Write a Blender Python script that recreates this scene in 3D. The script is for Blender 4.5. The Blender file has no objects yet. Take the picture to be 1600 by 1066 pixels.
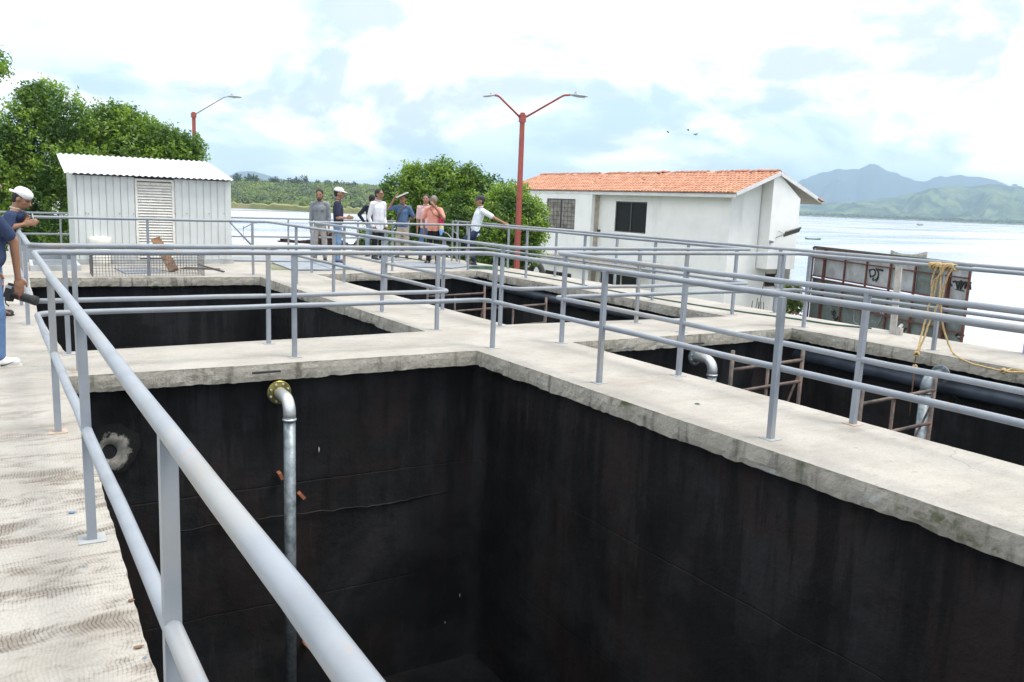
import bpy, bmesh, math, random
import numpy as np
from mathutils import Vector, Matrix
from mathutils.geometry import tessellate_polygon
random.seed(7); RS = np.random.RandomState(11)
sc = bpy.context.scene; COL = sc.collection
# ---------------------------------------------------------------- camera
FPX = 1292.68; CAMZ = 1.5518
CR = Vector((0.85944784, -0.50974148, 0.03889774)); CU = Vector((0.05165305, 0.16228343, 0.98539132)); CF = Vector((0.50860729, 0.84488326, -0.16580384))
cd = bpy.data.cameras.new('camera'); cam = bpy.data.objects.new('camera', cd); COL.objects.link(cam)
cam.matrix_world = Matrix(((CR.x, CU.x, -CF.x, 0), (CR.y, CU.y, -CF.y, 0), (CR.z, CU.z, -CF.z, CAMZ), (0, 0, 0, 1)))
cd.sensor_width = 36; cd.lens = 36*FPX/1600; cd.clip_start = .05; cd.clip_end = 60000
sc.camera = cam
# ---------------------------------------------------------------- light
SUN_EL = math.radians(66); SUN_AZ = math.radians(135)   # azimuth clockwise from +Y
sd = bpy.data.lights.new('sun', 'SUN'); sd.energy = 1.5; sd.angle = math.radians(20); sd.color = (1, .95, .86)
sun = bpy.data.objects.new('sun', sd); COL.objects.link(sun)
sv = Vector((math.sin(SUN_AZ)*math.cos(SUN_EL), math.cos(SUN_AZ)*math.cos(SUN_EL), math.sin(SUN_EL)))
sun.rotation_euler = sv.to_track_quat('Z', 'Y').to_euler(); sun.location = sv*50
CLOUD = 13.0; SKYOFF = (12.5, 4.4, 2)
w = bpy.data.worlds.new('World'); sc.world = w; w.use_nodes = True
def sky_world():
    nt = w.node_tree; N = nt.nodes; L = nt.links; N.clear()
    out = N.new('ShaderNodeOutputWorld'); bg = N.new('ShaderNodeBackground'); bg.inputs[1].default_value = .1
    sk = N.new('ShaderNodeTexSky'); sk.sky_type = 'NISHITA'; sk.sun_disc = False; sk.sun_elevation = SUN_EL; sk.sun_rotation = SUN_AZ
    sk.air_density = 1; sk.dust_density = 1.5
    tc = N.new('ShaderNodeTexCoord'); sp = N.new('ShaderNodeSeparateXYZ'); L.new(tc.outputs['Generated'], sp.inputs[0])
    def M(op, a, b=None, c=None):
        m = N.new('ShaderNodeMath'); m.operation = op
        for i, v in enumerate((a, b, c)):
            if v is None: continue
            if isinstance(v, (int, float)): m.inputs[i].default_value = v
            else: L.new(v, m.inputs[i])
        return m.outputs[0]
    z = M('MAXIMUM', sp.outputs[2], 0.0); dz = M('ADD', z, .16)
    cx = M('DIVIDE', sp.outputs[0], dz); cy = M('DIVIDE', sp.outputs[1], dz)
    cb = N.new('ShaderNodeCombineXYZ'); L.new(sp.outputs[0], cb.inputs[0]); L.new(sp.outputs[1], cb.inputs[1]); L.new(M('MULTIPLY', M('POWER', z, .8), 1.7), cb.inputs[2])
    def noise(scale, det, rough, off, dist=0):
        mp = N.new('ShaderNodeVectorMath'); mp.operation = 'ADD'; L.new(cb.outputs[0], mp.inputs[0]); mp.inputs[1].default_value = off
        n = N.new('ShaderNodeTexNoise'); n.inputs['Scale'].default_value = scale; n.inputs['Detail'].default_value = det
        n.inputs['Roughness'].default_value = rough; n.inputs['Distortion'].default_value = dist; L.new(mp.outputs[0], n.inputs['Vector']); return n.outputs[0]
    n1 = noise(3.2, 10, .56, SKYOFF, .25)
    mr = N.new('ShaderNodeMapRange'); mr.interpolation_type = 'SMOOTHSTEP'; L.new(n1, mr.inputs[0]); mr.inputs[1].default_value = .43; mr.inputs[2].default_value = .53; mr.inputs[3].default_value = .30; mr.inputs[4].default_value = 1
    n2 = noise(4.6, 9, .6, tuple(q+3 for q in SKYOFF), .3)
    m2 = N.new('ShaderNodeMapRange'); m2.interpolation_type = 'SMOOTHSTEP'; L.new(n2, m2.inputs[0]); m2.inputs[1].default_value = .38; m2.inputs[2].default_value = .54
    cc = N.new('ShaderNodeMixRGB'); L.new(m2.outputs[0], cc.inputs[0]); cc.inputs[1].default_value = (CLOUD*.33, CLOUD*.365, CLOUD*.41, 1); cc.inputs[2].default_value = (CLOUD*1.0, CLOUD*.985, CLOUD*.965, 1)
    # thin pale veil in the gaps
    veil = N.new('ShaderNodeMixRGB'); veil.inputs[0].default_value = .82; L.new(sk.outputs[0], veil.inputs[1]); veil.inputs[2].default_value = (CLOUD*.25, CLOUD*.35, CLOUD*.42, 1)
    mx = N.new('ShaderNodeMixRGB'); L.new(mr.outputs[0], mx.inputs[0]); L.new(veil.outputs[0], mx.inputs[1]); L.new(cc.outputs[0], mx.inputs[2])
    # lake side below the horizon stays pale grey
    L.new(mx.outputs[0], bg.inputs[0]); L.new(bg.outputs[0], out.inputs[0])
sky_world()
vs = sc.view_settings; vs.view_transform = 'Standard'; vs.look = 'None'; vs.gamma = 1; vs.use_curve_mapping = False; vs.exposure = 1.15
sc.cycles.max_bounces = 6; sc.cycles.volume_bounces = 0; sc.cycles.transparent_max_bounces = 6
# ---------------------------------------------------------------- pixel -> point helpers (photograph measured, points put at their real depth)
O = Vector((0, 0, CAMZ))
def ray(px, py): return CF + CR*((px-800)/FPX) - CU*((py-533)/FPX)
def V(px, py, D): return O + ray(px, py)*D
def B(px, py, z=0.0):
    d = ray(px, py); return O + d*((z-CAMZ)/d.z)
def onY(px, py, Y):
    d = ray(px, py); return O + d*(Y/d.y)
def onX(px, py, X, s=0):
    d = ray(px, py); return O + d*(X/(d.x-s*d.y))
SK = -0.029
def PX(x0, y, z=0): return Vector((x0+SK*y, y, z))
# ---------------------------------------------------------------- materials
def nodes(name):
    m = bpy.data.materials.new(name); m.use_nodes = True; nt = m.node_tree
    return m, nt, nt.nodes['Principled BSDF']
class G:
    def __init__(s, nt): s.nt = nt; s.N = nt.nodes; s.L = nt.links; s._p = None
    def pos(s):
        if not s._p: s._p = s.N.new('ShaderNodeNewGeometry').outputs['Position']
        return s._p
    def obj(s): return s.N.new('ShaderNodeTexCoord').outputs['Object']
    def scl(s, v, x, y, z):
        m = s.N.new('ShaderNodeVectorMath'); m.operation = 'MULTIPLY'; s.L.new(v, m.inputs[0]); m.inputs[1].default_value = (x, y, z); return m.outputs[0]
    def noise(s, scale, det=4, rough=.55, v=None, dist=0):
        n = s.N.new('ShaderNodeTexNoise'); n.inputs['Scale'].default_value = scale; n.inputs['Detail'].default_value = det; n.inputs['Roughness'].default_value = rough
        n.inputs['Distortion'].default_value = dist; s.L.new(v or s.pos(), n.inputs['Vector']); return n.outputs[0]
    def rng(s, v, a, b, c=0., d=1.):
        n = s.N.new('ShaderNodeMapRange'); n.interpolation_type = 'SMOOTHSTEP'; s.L.new(v, n.inputs[0])
        for i, x in enumerate((a, b, c, d)): n.inputs[i+1].default_value = x
        return n.outputs[0]
    def math(s, op, a, b=None):
        m = s.N.new('ShaderNodeMath'); m.operation = op
        for i, v in enumerate((a, b)):
            if v is None: continue
            if isinstance(v, (int, float)): m.inputs[i].default_value = v
            else: s.L.new(v, m.inputs[i])
        return m.outputs[0]
    def mix(s, f, a, b, mode='MIX'):
        m = s.N.new('ShaderNodeMixRGB'); m.blend_type = mode
        for i, v in enumerate((f, a, b)):
            if isinstance(v, (int, float)): m.inputs[i].default_value = v
            elif isinstance(v, tuple): m.inputs[i].default_value = (*v, 1)
            else: s.L.new(v, m.inputs[i])
        return m.outputs[0]
    def attr(s, name):
        a = s.N.new('ShaderNodeAttribute'); a.attribute_name = name; return a.outputs['Fac']
    def bump(s, h, bs, st=.3, dist=.01):
        b = s.N.new('ShaderNodeBump'); b.inputs['Strength'].default_value = st; b.inputs['Distance'].default_value = dist; s.L.new(h, b.inputs['Height']); s.L.new(b.outputs[0], bs.inputs['Normal'])
def simple(name, col, rough=.6, var=.15, scale=6, metal=0, spec=.5, bump=0, bscale=40, col2=None, use_obj=False):
    m, nt, bs = nodes(name); g = G(nt); v = g.obj() if use_obj else g.pos()
    n = g.noise(scale, 5, .6, v)
    c2 = col2 or tuple(c*(1-var*1.6) for c in col)
    c = g.mix(g.rng(n, .35, .68), col, c2); nt.links.new(c, bs.inputs['Base Color'])
    bs.inputs['Roughness'].default_value = rough; bs.inputs['Metallic'].default_value = metal; bs.inputs['Specular IOR Level'].default_value = spec
    if bump: g.bump(g.noise(bscale, 4, .6, v), bs, bump, .01)
    return m
def m_deck():
    m, nt, bs = nodes('pale_concrete_top'); g = G(nt); P = g.pos()
    sp = g.N.new('ShaderNodeSeparateXYZ'); g.L.new(P, sp.inputs[0])
    w1 = g.math('MULTIPLY', g.math('SUBTRACT', g.noise(1.0, 2, .5, g.scl(P, .8, 6.5, 1)), .5), .085)
    w2 = g.math('MULTIPLY', g.math('SUBTRACT', g.noise(1.0, 2, .5, g.scl(P, 2.5, 17, 1)), .5), .018)
    ph = g.math('MULTIPLY', g.math('ADD', g.math('ADD', sp.outputs[0], w1), w2), 2*math.pi/.014)
    ln = g.math('MULTIPLY', g.rng(g.math('SINE', ph), .15, .95), g.rng(g.noise(1, 3, .6, g.scl(P, 45, 3, 1)), .30, .60, .25, 1))
    msk = g.rng(g.noise(1, 7, .72, g.scl(P, 1.7, 5.0, 1), .5), .48, .64)
    msk2 = g.rng(g.noise(6, 4, .6), .25, .5, .4, 1)
    near = g.rng(sp.outputs[1], 8.5, 4.0, .12, 1.)
    west = g.rng(sp.outputs[0], 1.4, .4, .15, 1.)
    lf = g.math('MULTIPLY', g.math('MULTIPLY', g.math('MULTIPLY', ln, g.math('ADD', g.math('MULTIPLY', msk, .85), .16)), msk2), g.math('MULTIPLY', near, west))
    stain = g.rng(g.noise(1, 6, .7, g.scl(P, 1.0, 2.6, 1), .6), .50, .72)
    fine = g.rng(g.noise(60, 3, .6), .35, .7)
    blot = g.rng(g.noise(1.3, 6, .6), .35, .7)
    c = g.mix(blot, (.43, .405, .37), (.335, .312, .282))
    c = g.mix(g.math('MULTIPLY', stain, .5), c, (.27, .235, .19))
    c = g.mix(g.math('MULTIPLY', fine, .25), c, (.22, .20, .17))
    c = g.mix(g.math('MULTIPLY', g.math('MULTIPLY', g.math('MULTIPLY', msk, near), west), .72), c, (.15, .125, .10))
    c = g.mix(g.math('MULTIPLY', lf, .9), c, (.095, .075, .06))
    sp2 = g.math('MULTIPLY', g.rng(g.noise(9, 7, .75, g.scl(P, 1, 1.8, 1)), .56, .68), .55); c = g.mix(sp2, c, (.20, .175, .14))
    crk = g.N.new('ShaderNodeTexVoronoi'); crk.feature = 'DISTANCE_TO_EDGE'; crk.inputs['Scale'].default_value = .55
    wv = g.N.new('ShaderNodeVectorMath'); wv.operation = 'ADD'; g.L.new(P, wv.inputs[0]); nn = g.N.new('ShaderNodeTexNoise'); nn.inputs['Scale'].default_value = 2.5; nn.inputs['Detail'].default_value = 5
    g.L.new(P, nn.inputs['Vector']); sc2 = g.scl(nn.outputs['Color'], .5, .5, .5); g.L.new(sc2, wv.inputs[1]); g.L.new(wv.outputs[0], crk.inputs['Vector'])
    ck = g.rng(crk.outputs[0], .006, .0, 0, 1); ck = g.math('MULTIPLY', ck, g.rng(g.noise(.9, 2), .5, .65, 0, .5))
    c = g.mix(ck, c, (.17, .15, .13))
    g.L.new(c, bs.inputs['Base Color']); bs.inputs['Roughness'].default_value = .9; bs.inputs['Specular IOR Level'].default_value = .2
    h = g.math('SUBTRACT', g.math('ADD', g.noise(35, 6, .7), g.math('MULTIPLY', g.noise(4, 3), 1.2)), g.math('MULTIPLY', lf, .7))
    g.bump(h, bs, .5, .008); return m
def m_side():
    m, nt, bs = nodes('weathered_concrete_edge'); g = G(nt); P = g.pos()
    c = g.mix(g.rng(g.noise(3, 6, .65), .35, .68), (.43, .40, .345), (.30, .28, .235))
    st = g.rng(g.noise(1, 4, .6, g.scl(P, 9, 9, 1.2)), .52, .7); c = g.mix(g.math('MULTIPLY', st, .75), c, (.11, .105, .085))
    mo = g.rng(g.noise(1.1, 4, .6, g.scl(P, 1, 1, 3)), .55, .68); mo = g.math('MULTIPLY', mo, g.rng(g.noise(14, 3), .4, .6)); c = g.mix(g.math('MULTIPLY', mo, .85), c, (.09, .105, .04))
    wp = g.rng(g.noise(2.0, 5, .7, g.scl(P, 1, 1, 4)), .60, .64); c = g.mix(g.math('MULTIPLY', wp, .65), c, (.47, .48, .48))
    dk = g.rng(g.noise(22, 4, .7), .62, .75); c = g.mix(g.math('MULTIPLY', dk, .6), c, (.08, .075, .06))
    g.L.new(c, bs.inputs['Base Color']); bs.inputs['Roughness'].default_value = .95
    g.bump(g.math('ADD', g.noise(30, 7, .75), g.noise(7, 3)), bs, .9, .02); return m
def m_tar():
    m, nt, bs = nodes('black_bitumen'); g = G(nt); P = g.pos()
    c = g.mix(g.rng(g.noise(.9, 7, .65, None, .5), .43, .60), (.0085, .0088, .0098), (.0215, .0212, .0228))
    c = g.mix(g.rng(g.noise(.8, 6, .65, g.scl(P, 1, 1, .6), .6), .50, .62, 0, .55), c, (.026, .0150, .0138))
    sp = g.N.new('ShaderNodeSeparateXYZ'); g.L.new(P, sp.inputs[0]); top = g.rng(sp.outputs[2], -2.2, -.3)
    st = g.math('MULTIPLY', g.rng(g.noise(1, 6, .7, g.scl(P, 5, 5, .45)), .46, .58), g.math('ADD', g.math('MULTIPLY', top, .55), .25)); c = g.mix(st, c, (.0028, .0028, .0036))
    c = g.mix(g.math('MULTIPLY', g.rng(g.noise(1, 5, .7, g.scl(P, 14, 14, 1.2)), .60, .72), .4), c, (.045, .043, .043))
    g.L.new(c, bs.inputs['Base Color']); bs.inputs['Specular IOR Level'].default_value = .25
    g.L.new(g.rng(g.noise(2.2, 6, .7), .3, .7, .5, .85), bs.inputs['Roughness']); jz = g.rng(g.math('ABSOLUTE', g.math('SINE', g.math('MULTIPLY', g.math('ADD', sp.outputs[2], g.math('MULTIPLY', g.noise(2, 3), .06)), 2.6))), 0, .03, -.22, 0); g.bump(g.math('ADD', g.noise(6, 8, .7), jz), bs, .6, .025); return m
def m_paint():
    m, nt, bs = nodes('blue_grey_rail_paint'); g = G(nt); P = g.pos()
    c = g.mix(g.rng(g.noise(4, 4), .4, .65), (.255, .28, .318), (.22, .243, .275))
    ru = g.math('MULTIPLY', g.rng(g.noise(30, 5, .75), .58, .66), g.rng(g.noise(2.6, 4), .48, .60)); c = g.mix(g.math('MULTIPLY', ru, .7), c, (.42, .22, .08))
    c = g.mix(g.math('MULTIPLY', g.rng(g.noise(.8, 4), .56, .66), .22), c, (.42, .34, .22))
    g.L.new(c, bs.inputs['Base Color']); bs.inputs['Roughness'].default_value = .42; bs.inputs['Specular IOR Level'].default_value = .4
    g.bump(g.noise(120, 3), bs, .08, .003); return m
def m_leaf(name, a, b, cdark):
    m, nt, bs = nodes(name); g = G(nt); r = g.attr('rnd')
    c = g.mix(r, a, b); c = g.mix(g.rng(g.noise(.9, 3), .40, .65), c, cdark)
    g.L.new(c, bs.inputs['Base Color']); bs.inputs['Roughness'].default_value = .42; bs.inputs['Specular IOR Level'].default_value = .45
    try: bs.inputs['Subsurface Weight'].default_value = 0
    except Exception: pass
    tr = g.N.new('ShaderNodeBsdfTranslucent'); g.L.new(g.mix(1., c, (1.5, 1.7, .5), 'MULTIPLY'), tr.inputs[0]); ms = g.N.new('ShaderNodeMixShader'); ms.inputs[0].default_value = .35
    g.L.new(bs.outputs[0], ms.inputs[1]); g.L.new(tr.outputs[0], ms.inputs[2]); g.L.new(ms.outputs[0], g.N['Material Output'].inputs[0]); return m
def m_water():
    m, nt, bs = nodes('lake_water'); g = G(nt); P = g.pos()
    c = g.mix(g.rng(g.noise(.012, 3, .5, g.scl(P, .6, 1.5, 1)), .4, .6), (.44, .445, .46), (.33, .365, .45))
    g.L.new(c, bs.inputs['Base Color']); bs.inputs['IOR'].default_value = 1.33
    g.L.new(g.rng(g.noise(.02, 4, .6, g.scl(P, .35, 1.6, 1)), .42, .6, .12, .32), bs.inputs['Roughness'])
    h = g.math('ADD', g.noise(1.6, 5, .6, g.scl(P, 1, 1.7, 1)), g.math('MULTIPLY', g.noise(.25, 3), 2)); g.bump(h, bs, .10, .10); return m
def m_wall():
    m, nt, bs = nodes('white_render_wall'); g = G(nt); P = g.pos()
    c = g.mix(g.rng(g.noise(.7, 6, .65), .38, .68), (.80, .80, .795), (.72, .72, .72))
    s = g.math('MULTIPLY', g.rng(g.noise(1, 5, .6, g.scl(P, 2.5, 2.5, .35)), .58, .74), .22); c = g.mix(s, c, (.44, .40, .33))
    k = g.math('MULTIPLY', g.rng(g.noise(5, 6, .75), .66, .74), .4); c = g.mix(k, c, (.36, .32, .26))
    g.L.new(c, bs.inputs['Base Color']); bs.inputs['Roughness'].default_value = .9; g.bump(g.noise(9, 6, .6), bs, .2, .02); return m
def m_tile():
    m, nt, bs = nodes('clay_roof_tile'); g = G(nt); r = g.attr('rnd')
    c = g.mix(r, (.54, .275, .175), (.40, .185, .115)); c = g.mix(g.rng(g.noise(1.2, 5, .7), .55, .7, 0, .55), c, (.55, .36, .24))
    g.L.new(c, bs.inputs['Base Color']); bs.inputs['Roughness'].default_value = .85; g.bump(g.noise(30, 3), bs, .3, .01); return m
def m_hill(name, a, b, c3, sc_=.02):
    m, nt, bs = nodes(name); g = G(nt)
    c = g.mix(g.rng(g.noise(sc_, 8, .7), .38, .62), a, b); c = g.mix(g.rng(g.noise(sc_*.3, 5, .6), .48, .62), c, c3)
    g.L.new(c, bs.inputs['Base Color']); bs.inputs['Roughness'].default_value = 1; bs.inputs['Specular IOR Level'].default_value = 0; return m
def m_graf():
    m, nt, bs = nodes('grimy_glass_panel'); g = G(nt); P = g.pos()
    c = g.mix(g.rng(g.noise(1.3, 6, .7), .4, .65), (.135, .165, .165), (.085, .10, .095)); c = g.mix(g.rng(g.noise(4, 7, .75, None, 1.2), .56, .66, 0, .6), c, (.30, .36, .38))
    g.L.new(c, bs.inputs['Base Color']); bs.inputs['Roughness'].default_value = .6; return m
MT = dict(deck=m_deck(), side=m_side(), tar=m_tar(), paint=m_paint(), water=m_water(), wall=m_wall(), tile=m_tile(),
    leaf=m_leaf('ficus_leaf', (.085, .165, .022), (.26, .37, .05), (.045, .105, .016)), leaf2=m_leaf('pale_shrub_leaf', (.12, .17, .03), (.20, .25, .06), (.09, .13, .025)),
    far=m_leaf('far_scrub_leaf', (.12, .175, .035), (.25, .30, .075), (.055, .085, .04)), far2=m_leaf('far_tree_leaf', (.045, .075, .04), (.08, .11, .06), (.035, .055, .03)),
    bark=simple('bark', (.10, .08, .06), .9, .3, 8, bump=.5), rust=simple('rusty_steel', (.14, .045, .03), .8, .3, 9, bump=.3), redpole=simple('red_oxide_paint', (.33, .065, .045), .5, .12, 3),
    galv=simple('galvanised_steel', (.27, .31, .335), .45, .3, 14, metal=.45, bump=.15, col2=(.12, .145, .165)), elbow=simple('bright_zinc', (.62, .64, .66), .35, .1, 12, metal=.5), brass=simple('yellow_zinc_flange', (.36, .31, .09), .35, .25, 20, metal=.7),
    dpipe=simple('dark_blue_pipe', (.055, .07, .095), .35, .3, 3), scaf=simple('scaffold_tube_rust_red', (.15, .10, .082), .6, .4, 7, col2=(.035, .028, .026)),
    zinc=simple('white_corrugated_roof', (.72, .73, .76), .45, .1, 3), shed=simple('light_grey_sheet_metal', (.57, .59, .585), .5, .06, 2), louv=simple('cream_louvre', (.72, .70, .65), .55, .1, 8), shedbase=simple('grey_painted_base', (.42, .44, .44), .8, .2, 4),
    plate=simple('grey_steel_plate', (.26, .29, .33), .55, .15, 3), dark=simple('dark_void', (.012, .012, .013), .9, .1, 3), glass=simple('dark_window_glass', (.008, .010, .009), .5, .2, 2, spec=.15),
    annex=simple('light_grey_roof_concrete', (.44, .46, .47), .9, .2, 1.5, bump=.3), white=simple('white_plastic', (.70, .68, .62), .4, .05, 5), board=simple('brown_board', (.22, .12, .06), .9, .4, 12, bump=.6),
    wire=simple('wire_mesh_steel', (.16, .15, .15), .6, .2, 9), hose=simple('green_hose', (.03, .10, .07), .4, .2, 6), rope=simple('straw_rope', (.56, .40, .19), .9, .25, 60, bump=.6, bscale=180),
    frame=simple('dark_window_frame', (.06, .06, .06), .5, .1, 4), curtain=simple('stained_cardboard_behind_window', (.34, .31, .28), .9, .35, 3, col2=(.15, .13, .12)), beige=simple('beige_render', (.50, .45, .37), .9, .2, 3), fascia=simple('white_fascia', (.68, .69, .70), .7, .08, 2),
    ground=simple('dusty_ground', (.24, .22, .16), 1, .3, .6, col2=(.10, .13, .05)), panelw=simple('white_sheet_panel', (.40, .42, .46), .6, .12, 2, col2=(.28, .28, .28)), panelg=m_graf(), black=simple('black_marker', (.015, .015, .017), .7, .1, 5),
    wood=simple('whitewashed_wood', (.48, .45, .42), .9, .2, 9, bump=.3), thatch=simple('dark_brown_ragged_tile', (.085, .04, .03), 1, .5, 4), plaster=simple('pale_plaster_patch', (.36, .34, .31), .95, .4, 9, bump=.8, col2=(.12, .115, .11)),
    brick=simple('orange_brick', (.42, .15, .07), .9, .3, 20), lamp=simple('grey_lamp_housing', (.36, .40, .42), .4, .1, 8), rubber=simple('black_rubber', (.03, .03, .03), .8, .2, 8),
    blue=simple('blue_plastic', (.10, .22, .40), .4, .1, 5), yellow=simple('yellow_plastic', (.50, .42, .18), .5, .1, 5), boat=simple('weathered_boat_wood', (.30, .28, .25), .8, .3, 3), boatg=simple('green_boat_paint', (.10, .22, .08), .6, .2, 3))
MT['mount'] = m_hill('far_mountain_forest', (.045, .06, .05), (.035, .05, .045), (.055, .07, .05), .002)
MT['hill'] = m_hill('hill_forest_and_fields', (.040, .065, .035), (.16, .20, .085), (.035, .055, .035), .011)
MT['isle'] = m_hill('island_scrub_ground', (.21, .25, .07), (.14, .18, .05), (.26, .27, .10), .05)
MT['reed'] = m_hill('reed_bank', (.24, .24, .10), (.18, .20, .08), (.30, .27, .14), .2)
# ---------------------------------------------------------------- mesh helpers
def obj(name, verts, faces, mat, parent=None, smooth=False, loc=None, kind=None, mats=None, midx=None):
    me = bpy.data.meshes.new(name); me.from_pydata([tuple(v) for v in verts], [], faces); me.update()
    for mm in (mats or [mat]): me.materials.append(MT[mm] if isinstance(mm, str) else mm)
    if midx is not None: me.polygons.foreach_set('material_index', midx)
    if smooth: me.polygons.foreach_set('use_smooth', [True]*len(me.polygons))
    o = bpy.data.objects.new(name, me); COL.objects.link(o)
    if loc is not None: o.location = loc
    if parent is not None: o.parent = parent
    if kind: o['kind'] = kind
    return o
class MB:
    def __init__(s): s.v = []; s.f = []
    def add(s, v, f):
        n = len(s.v); s.v += [tuple(x) for x in v]; s.f += [tuple(i+n for i in q) for q in f]; return s
    def box(s, lo, hi, M=None):
        (a, b, c), (d, e, f) = lo, hi
        v = [(a, b, c), (d, b, c), (d, e, c), (a, e, c), (a, b, f), (d, b, f), (d, e, f), (a, e, f)]
        if M is not None: v = [M @ Vector(p) for p in v]
        return s.add(v, [(0, 3, 2, 1), (4, 5, 6, 7), (0, 1, 5, 4), (1, 2, 6, 5), (2, 3, 7, 6), (3, 0, 4, 7)])
    def bar(s, p, q, wd, dp=None, up=(0, 0, 1), w2=None):
        p, q = Vector(p), Vector(q); d = (q-p).normalized(); u = Vector(up)
        if abs(d.dot(u)) > .98: u = Vector((1, 0, 0)) if abs(d.x) < .9 else Vector((0, 1, 0))
        a = d.cross(u).normalized(); b = a.cross(d); dp = dp or wd; r2 = (w2 or wd)/wd; v = []
        for c, k in ((p, 1), (q, r2)):
            for i, j in ((-1, -1), (1, -1), (1, 1), (-1, 1)): v.append(c + a*(i*wd/2*k) + b*(j*dp/2*k))
        return s.add(v, [(0, 3, 2, 1), (4, 5, 6, 7), (0, 1, 5, 4), (1, 2, 6, 5), (2, 3, 7, 6), (3, 0, 4, 7)])
    def tube(s, path, r, n=10, closed=False, r2=None):
        P = [Vector(p) for p in path]; m = len(P); vs_ = []; prev = None
        for i, p in enumerate(P):
            if closed: t = P[(i+1) % m]-P[i-1]
            else: t = P[min(i+1, m-1)]-P[max(i-1, 0)]
            t.normalize()
            if prev is None:
                u = Vector((0, 0, 1)) if abs(t.z) < .9 else Vector((1, 0, 0)); a = t.cross(u).normalized()
            else: a = (prev - t*prev.dot(t)).normalized()
            prev = a; b = t.cross(a); rr = r if r2 is None else r+(r2-r)*i/(m-1)
            vs_ += [p + (a*math.cos(2*math.pi*k/n)+b*math.sin(2*math.pi*k/n))*rr for k in range(n)]
        f = []
        for i in range(m if closed else m-1):
            j = (i+1) % m
            for k in range(n): f.append((i*n+k, i*n+(k+1) % n, j*n+(k+1) % n, j*n+k))
        if not closed: f += [tuple(range(n-1, -1, -1)), tuple((m-1)*n+k for k in range(n))]
        return s.add(vs_, f)
    def lathe(s, prof, c=(0, 0, 0), ax=(0, 0, 1), n=20):
        ax = Vector(ax).normalized(); u = Vector((1, 0, 0)) if abs(ax.x) < .8 else Vector((0, 1, 0)); a = ax.cross(u).normalized(); b = ax.cross(a); c = Vector(c); v = []
        for r, h in prof: v += [c + ax*h + (a*math.cos(2*math.pi*k/n)+b*math.sin(2*math.pi*k/n))*r for k in range(n)]
        f = []
        for i in range(len(prof)-1):
            for k in range(n): f.append((i*n+k, i*n+(k+1) % n, (i+1)*n+(k+1) % n, (i+1)*n+k))
        f += [tuple(range(n-1, -1, -1)), tuple((len(prof)-1)*n+k for k in range(n))]
        return s.add(v, f)
    def build(s, name, mat, parent=None, smooth=False, kind=None): return obj(name, s.v, s.f, mat, parent, smooth, kind=kind)
def tag(o, label=None, cat=None, group=None, kind=None):
    for k, v in (('label', label), ('category', cat), ('group', group), ('kind', kind)):
        if v: o[k] = v
    return o
def empty(name, loc=(0, 0, 0), label=None, cat=None, group=None):
    e = bpy.data.objects.new(name, None); COL.objects.link(e); e.location = loc; e.empty_display_size = .2
    return tag(e, label, cat, group)
def part(mb, name, mat, parent, smooth=False):
    o = mb.build(name, mat, None, smooth)
    o.parent = parent; o.matrix_parent_inverse = Matrix.Translation(parent_world(parent)).inverted(); return o
def parent_world(p):
    v = Vector((0, 0, 0))
    while p is not None: v += Vector(p.location); p = p.parent
    return v
def smooth_auto(o, ang=35):
    me = o.data; me.polygons.foreach_set('use_smooth', [True]*len(me.polygons))
    try: me.set_sharp_from_angle(angle=math.radians(ang))
    except Exception: pass
    return o
def copy_tree(o, parent=None):
    c = o.copy(); COL.objects.link(c); c.parent = parent
    for ch in o.children: copy_tree(ch, c)
    return c
def fillet(pts, rad, n=6, closed=True):
    out = []; m = len(pts)
    for i in range(m):
        p = Vector(pts[i])
        if not closed and i in (0, m-1): out.append(p); continue
        a = (Vector(pts[i-1])-p); b = (Vector(pts[(i+1) % m])-p); r = min(rad, a.length*.45, b.length*.45)
        a.normalize(); b.normalize(); A = p+a*r; C_ = p+b*r
        for k in range(n+1):
            t = k/n; out.append(A*(1-t)**2+p*2*t*(1-t)+C_*t*t)
    return out
def densify(path, step=.5, jit=.0):
    out = []; m = len(path)
    for i in range(m):
        a = path[i]; b = path[(i+1) % m]; out.append(a); L = (b-a).length; k = int(L/step)
        for j in range(1, k): out.append(a.lerp(b, j/k)+Vector((RS.normal(0, jit), RS.normal(0, jit), RS.normal(0, jit))))
    return out
# ---------------------------------------------------------------- deck slab with the four tank openings
DT = .152
openings = dict(
    SW=[(.34, -4), (4.47, -4), (4.30, 1.0), (4.18, 4.5), (4.09, 7.50), (.31, 7.53)],
    SE=[(5.66, -4), (9.50, -4), (9.20, 3.6), (9.04, 7.62), (5.39, 7.62)],
    NW=[(.34, 8.68), (4.12, 8.83), (3.97, 12.3), (3.85, 15.52), (.15, 15.80), (.17, 11.4)],
    NE=[(5.33, 9.01), (9.02, 8.82), (8.94, 12.4), (8.81, 16.28), (5.02, 15.88)])
outer = [(-1.9, -6.5), (10.60, -6.5), (10.36, 5), (10.28, 9), (10.12, 16), (10.0, 18.4), (9.9, 22.2), (-1.9, 22.2)]
def roughloop(pts, step=.045, j=.0018):
    P = [Vector((*p, 0)) for p in pts]; out = []; m = len(P)
    for i in range(m):
        a, b = P[i], P[(i+1) % m]; d = b-a; n = Vector((-d.y, d.x, 0)).normalized(); k = max(1, int(d.length/step)); ph = RS.uniform(0, 9)
        for q in range(k):
            t = q/k; s_ = t*d.length
            off = .006*math.sin(s_*1.3+ph)+.003*math.sin(s_*4.1+ph*2)+RS.normal(0, j)
            out.append(a.lerp(b, t)+n*off*(0 if q == 0 else 1))
    return out
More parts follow.
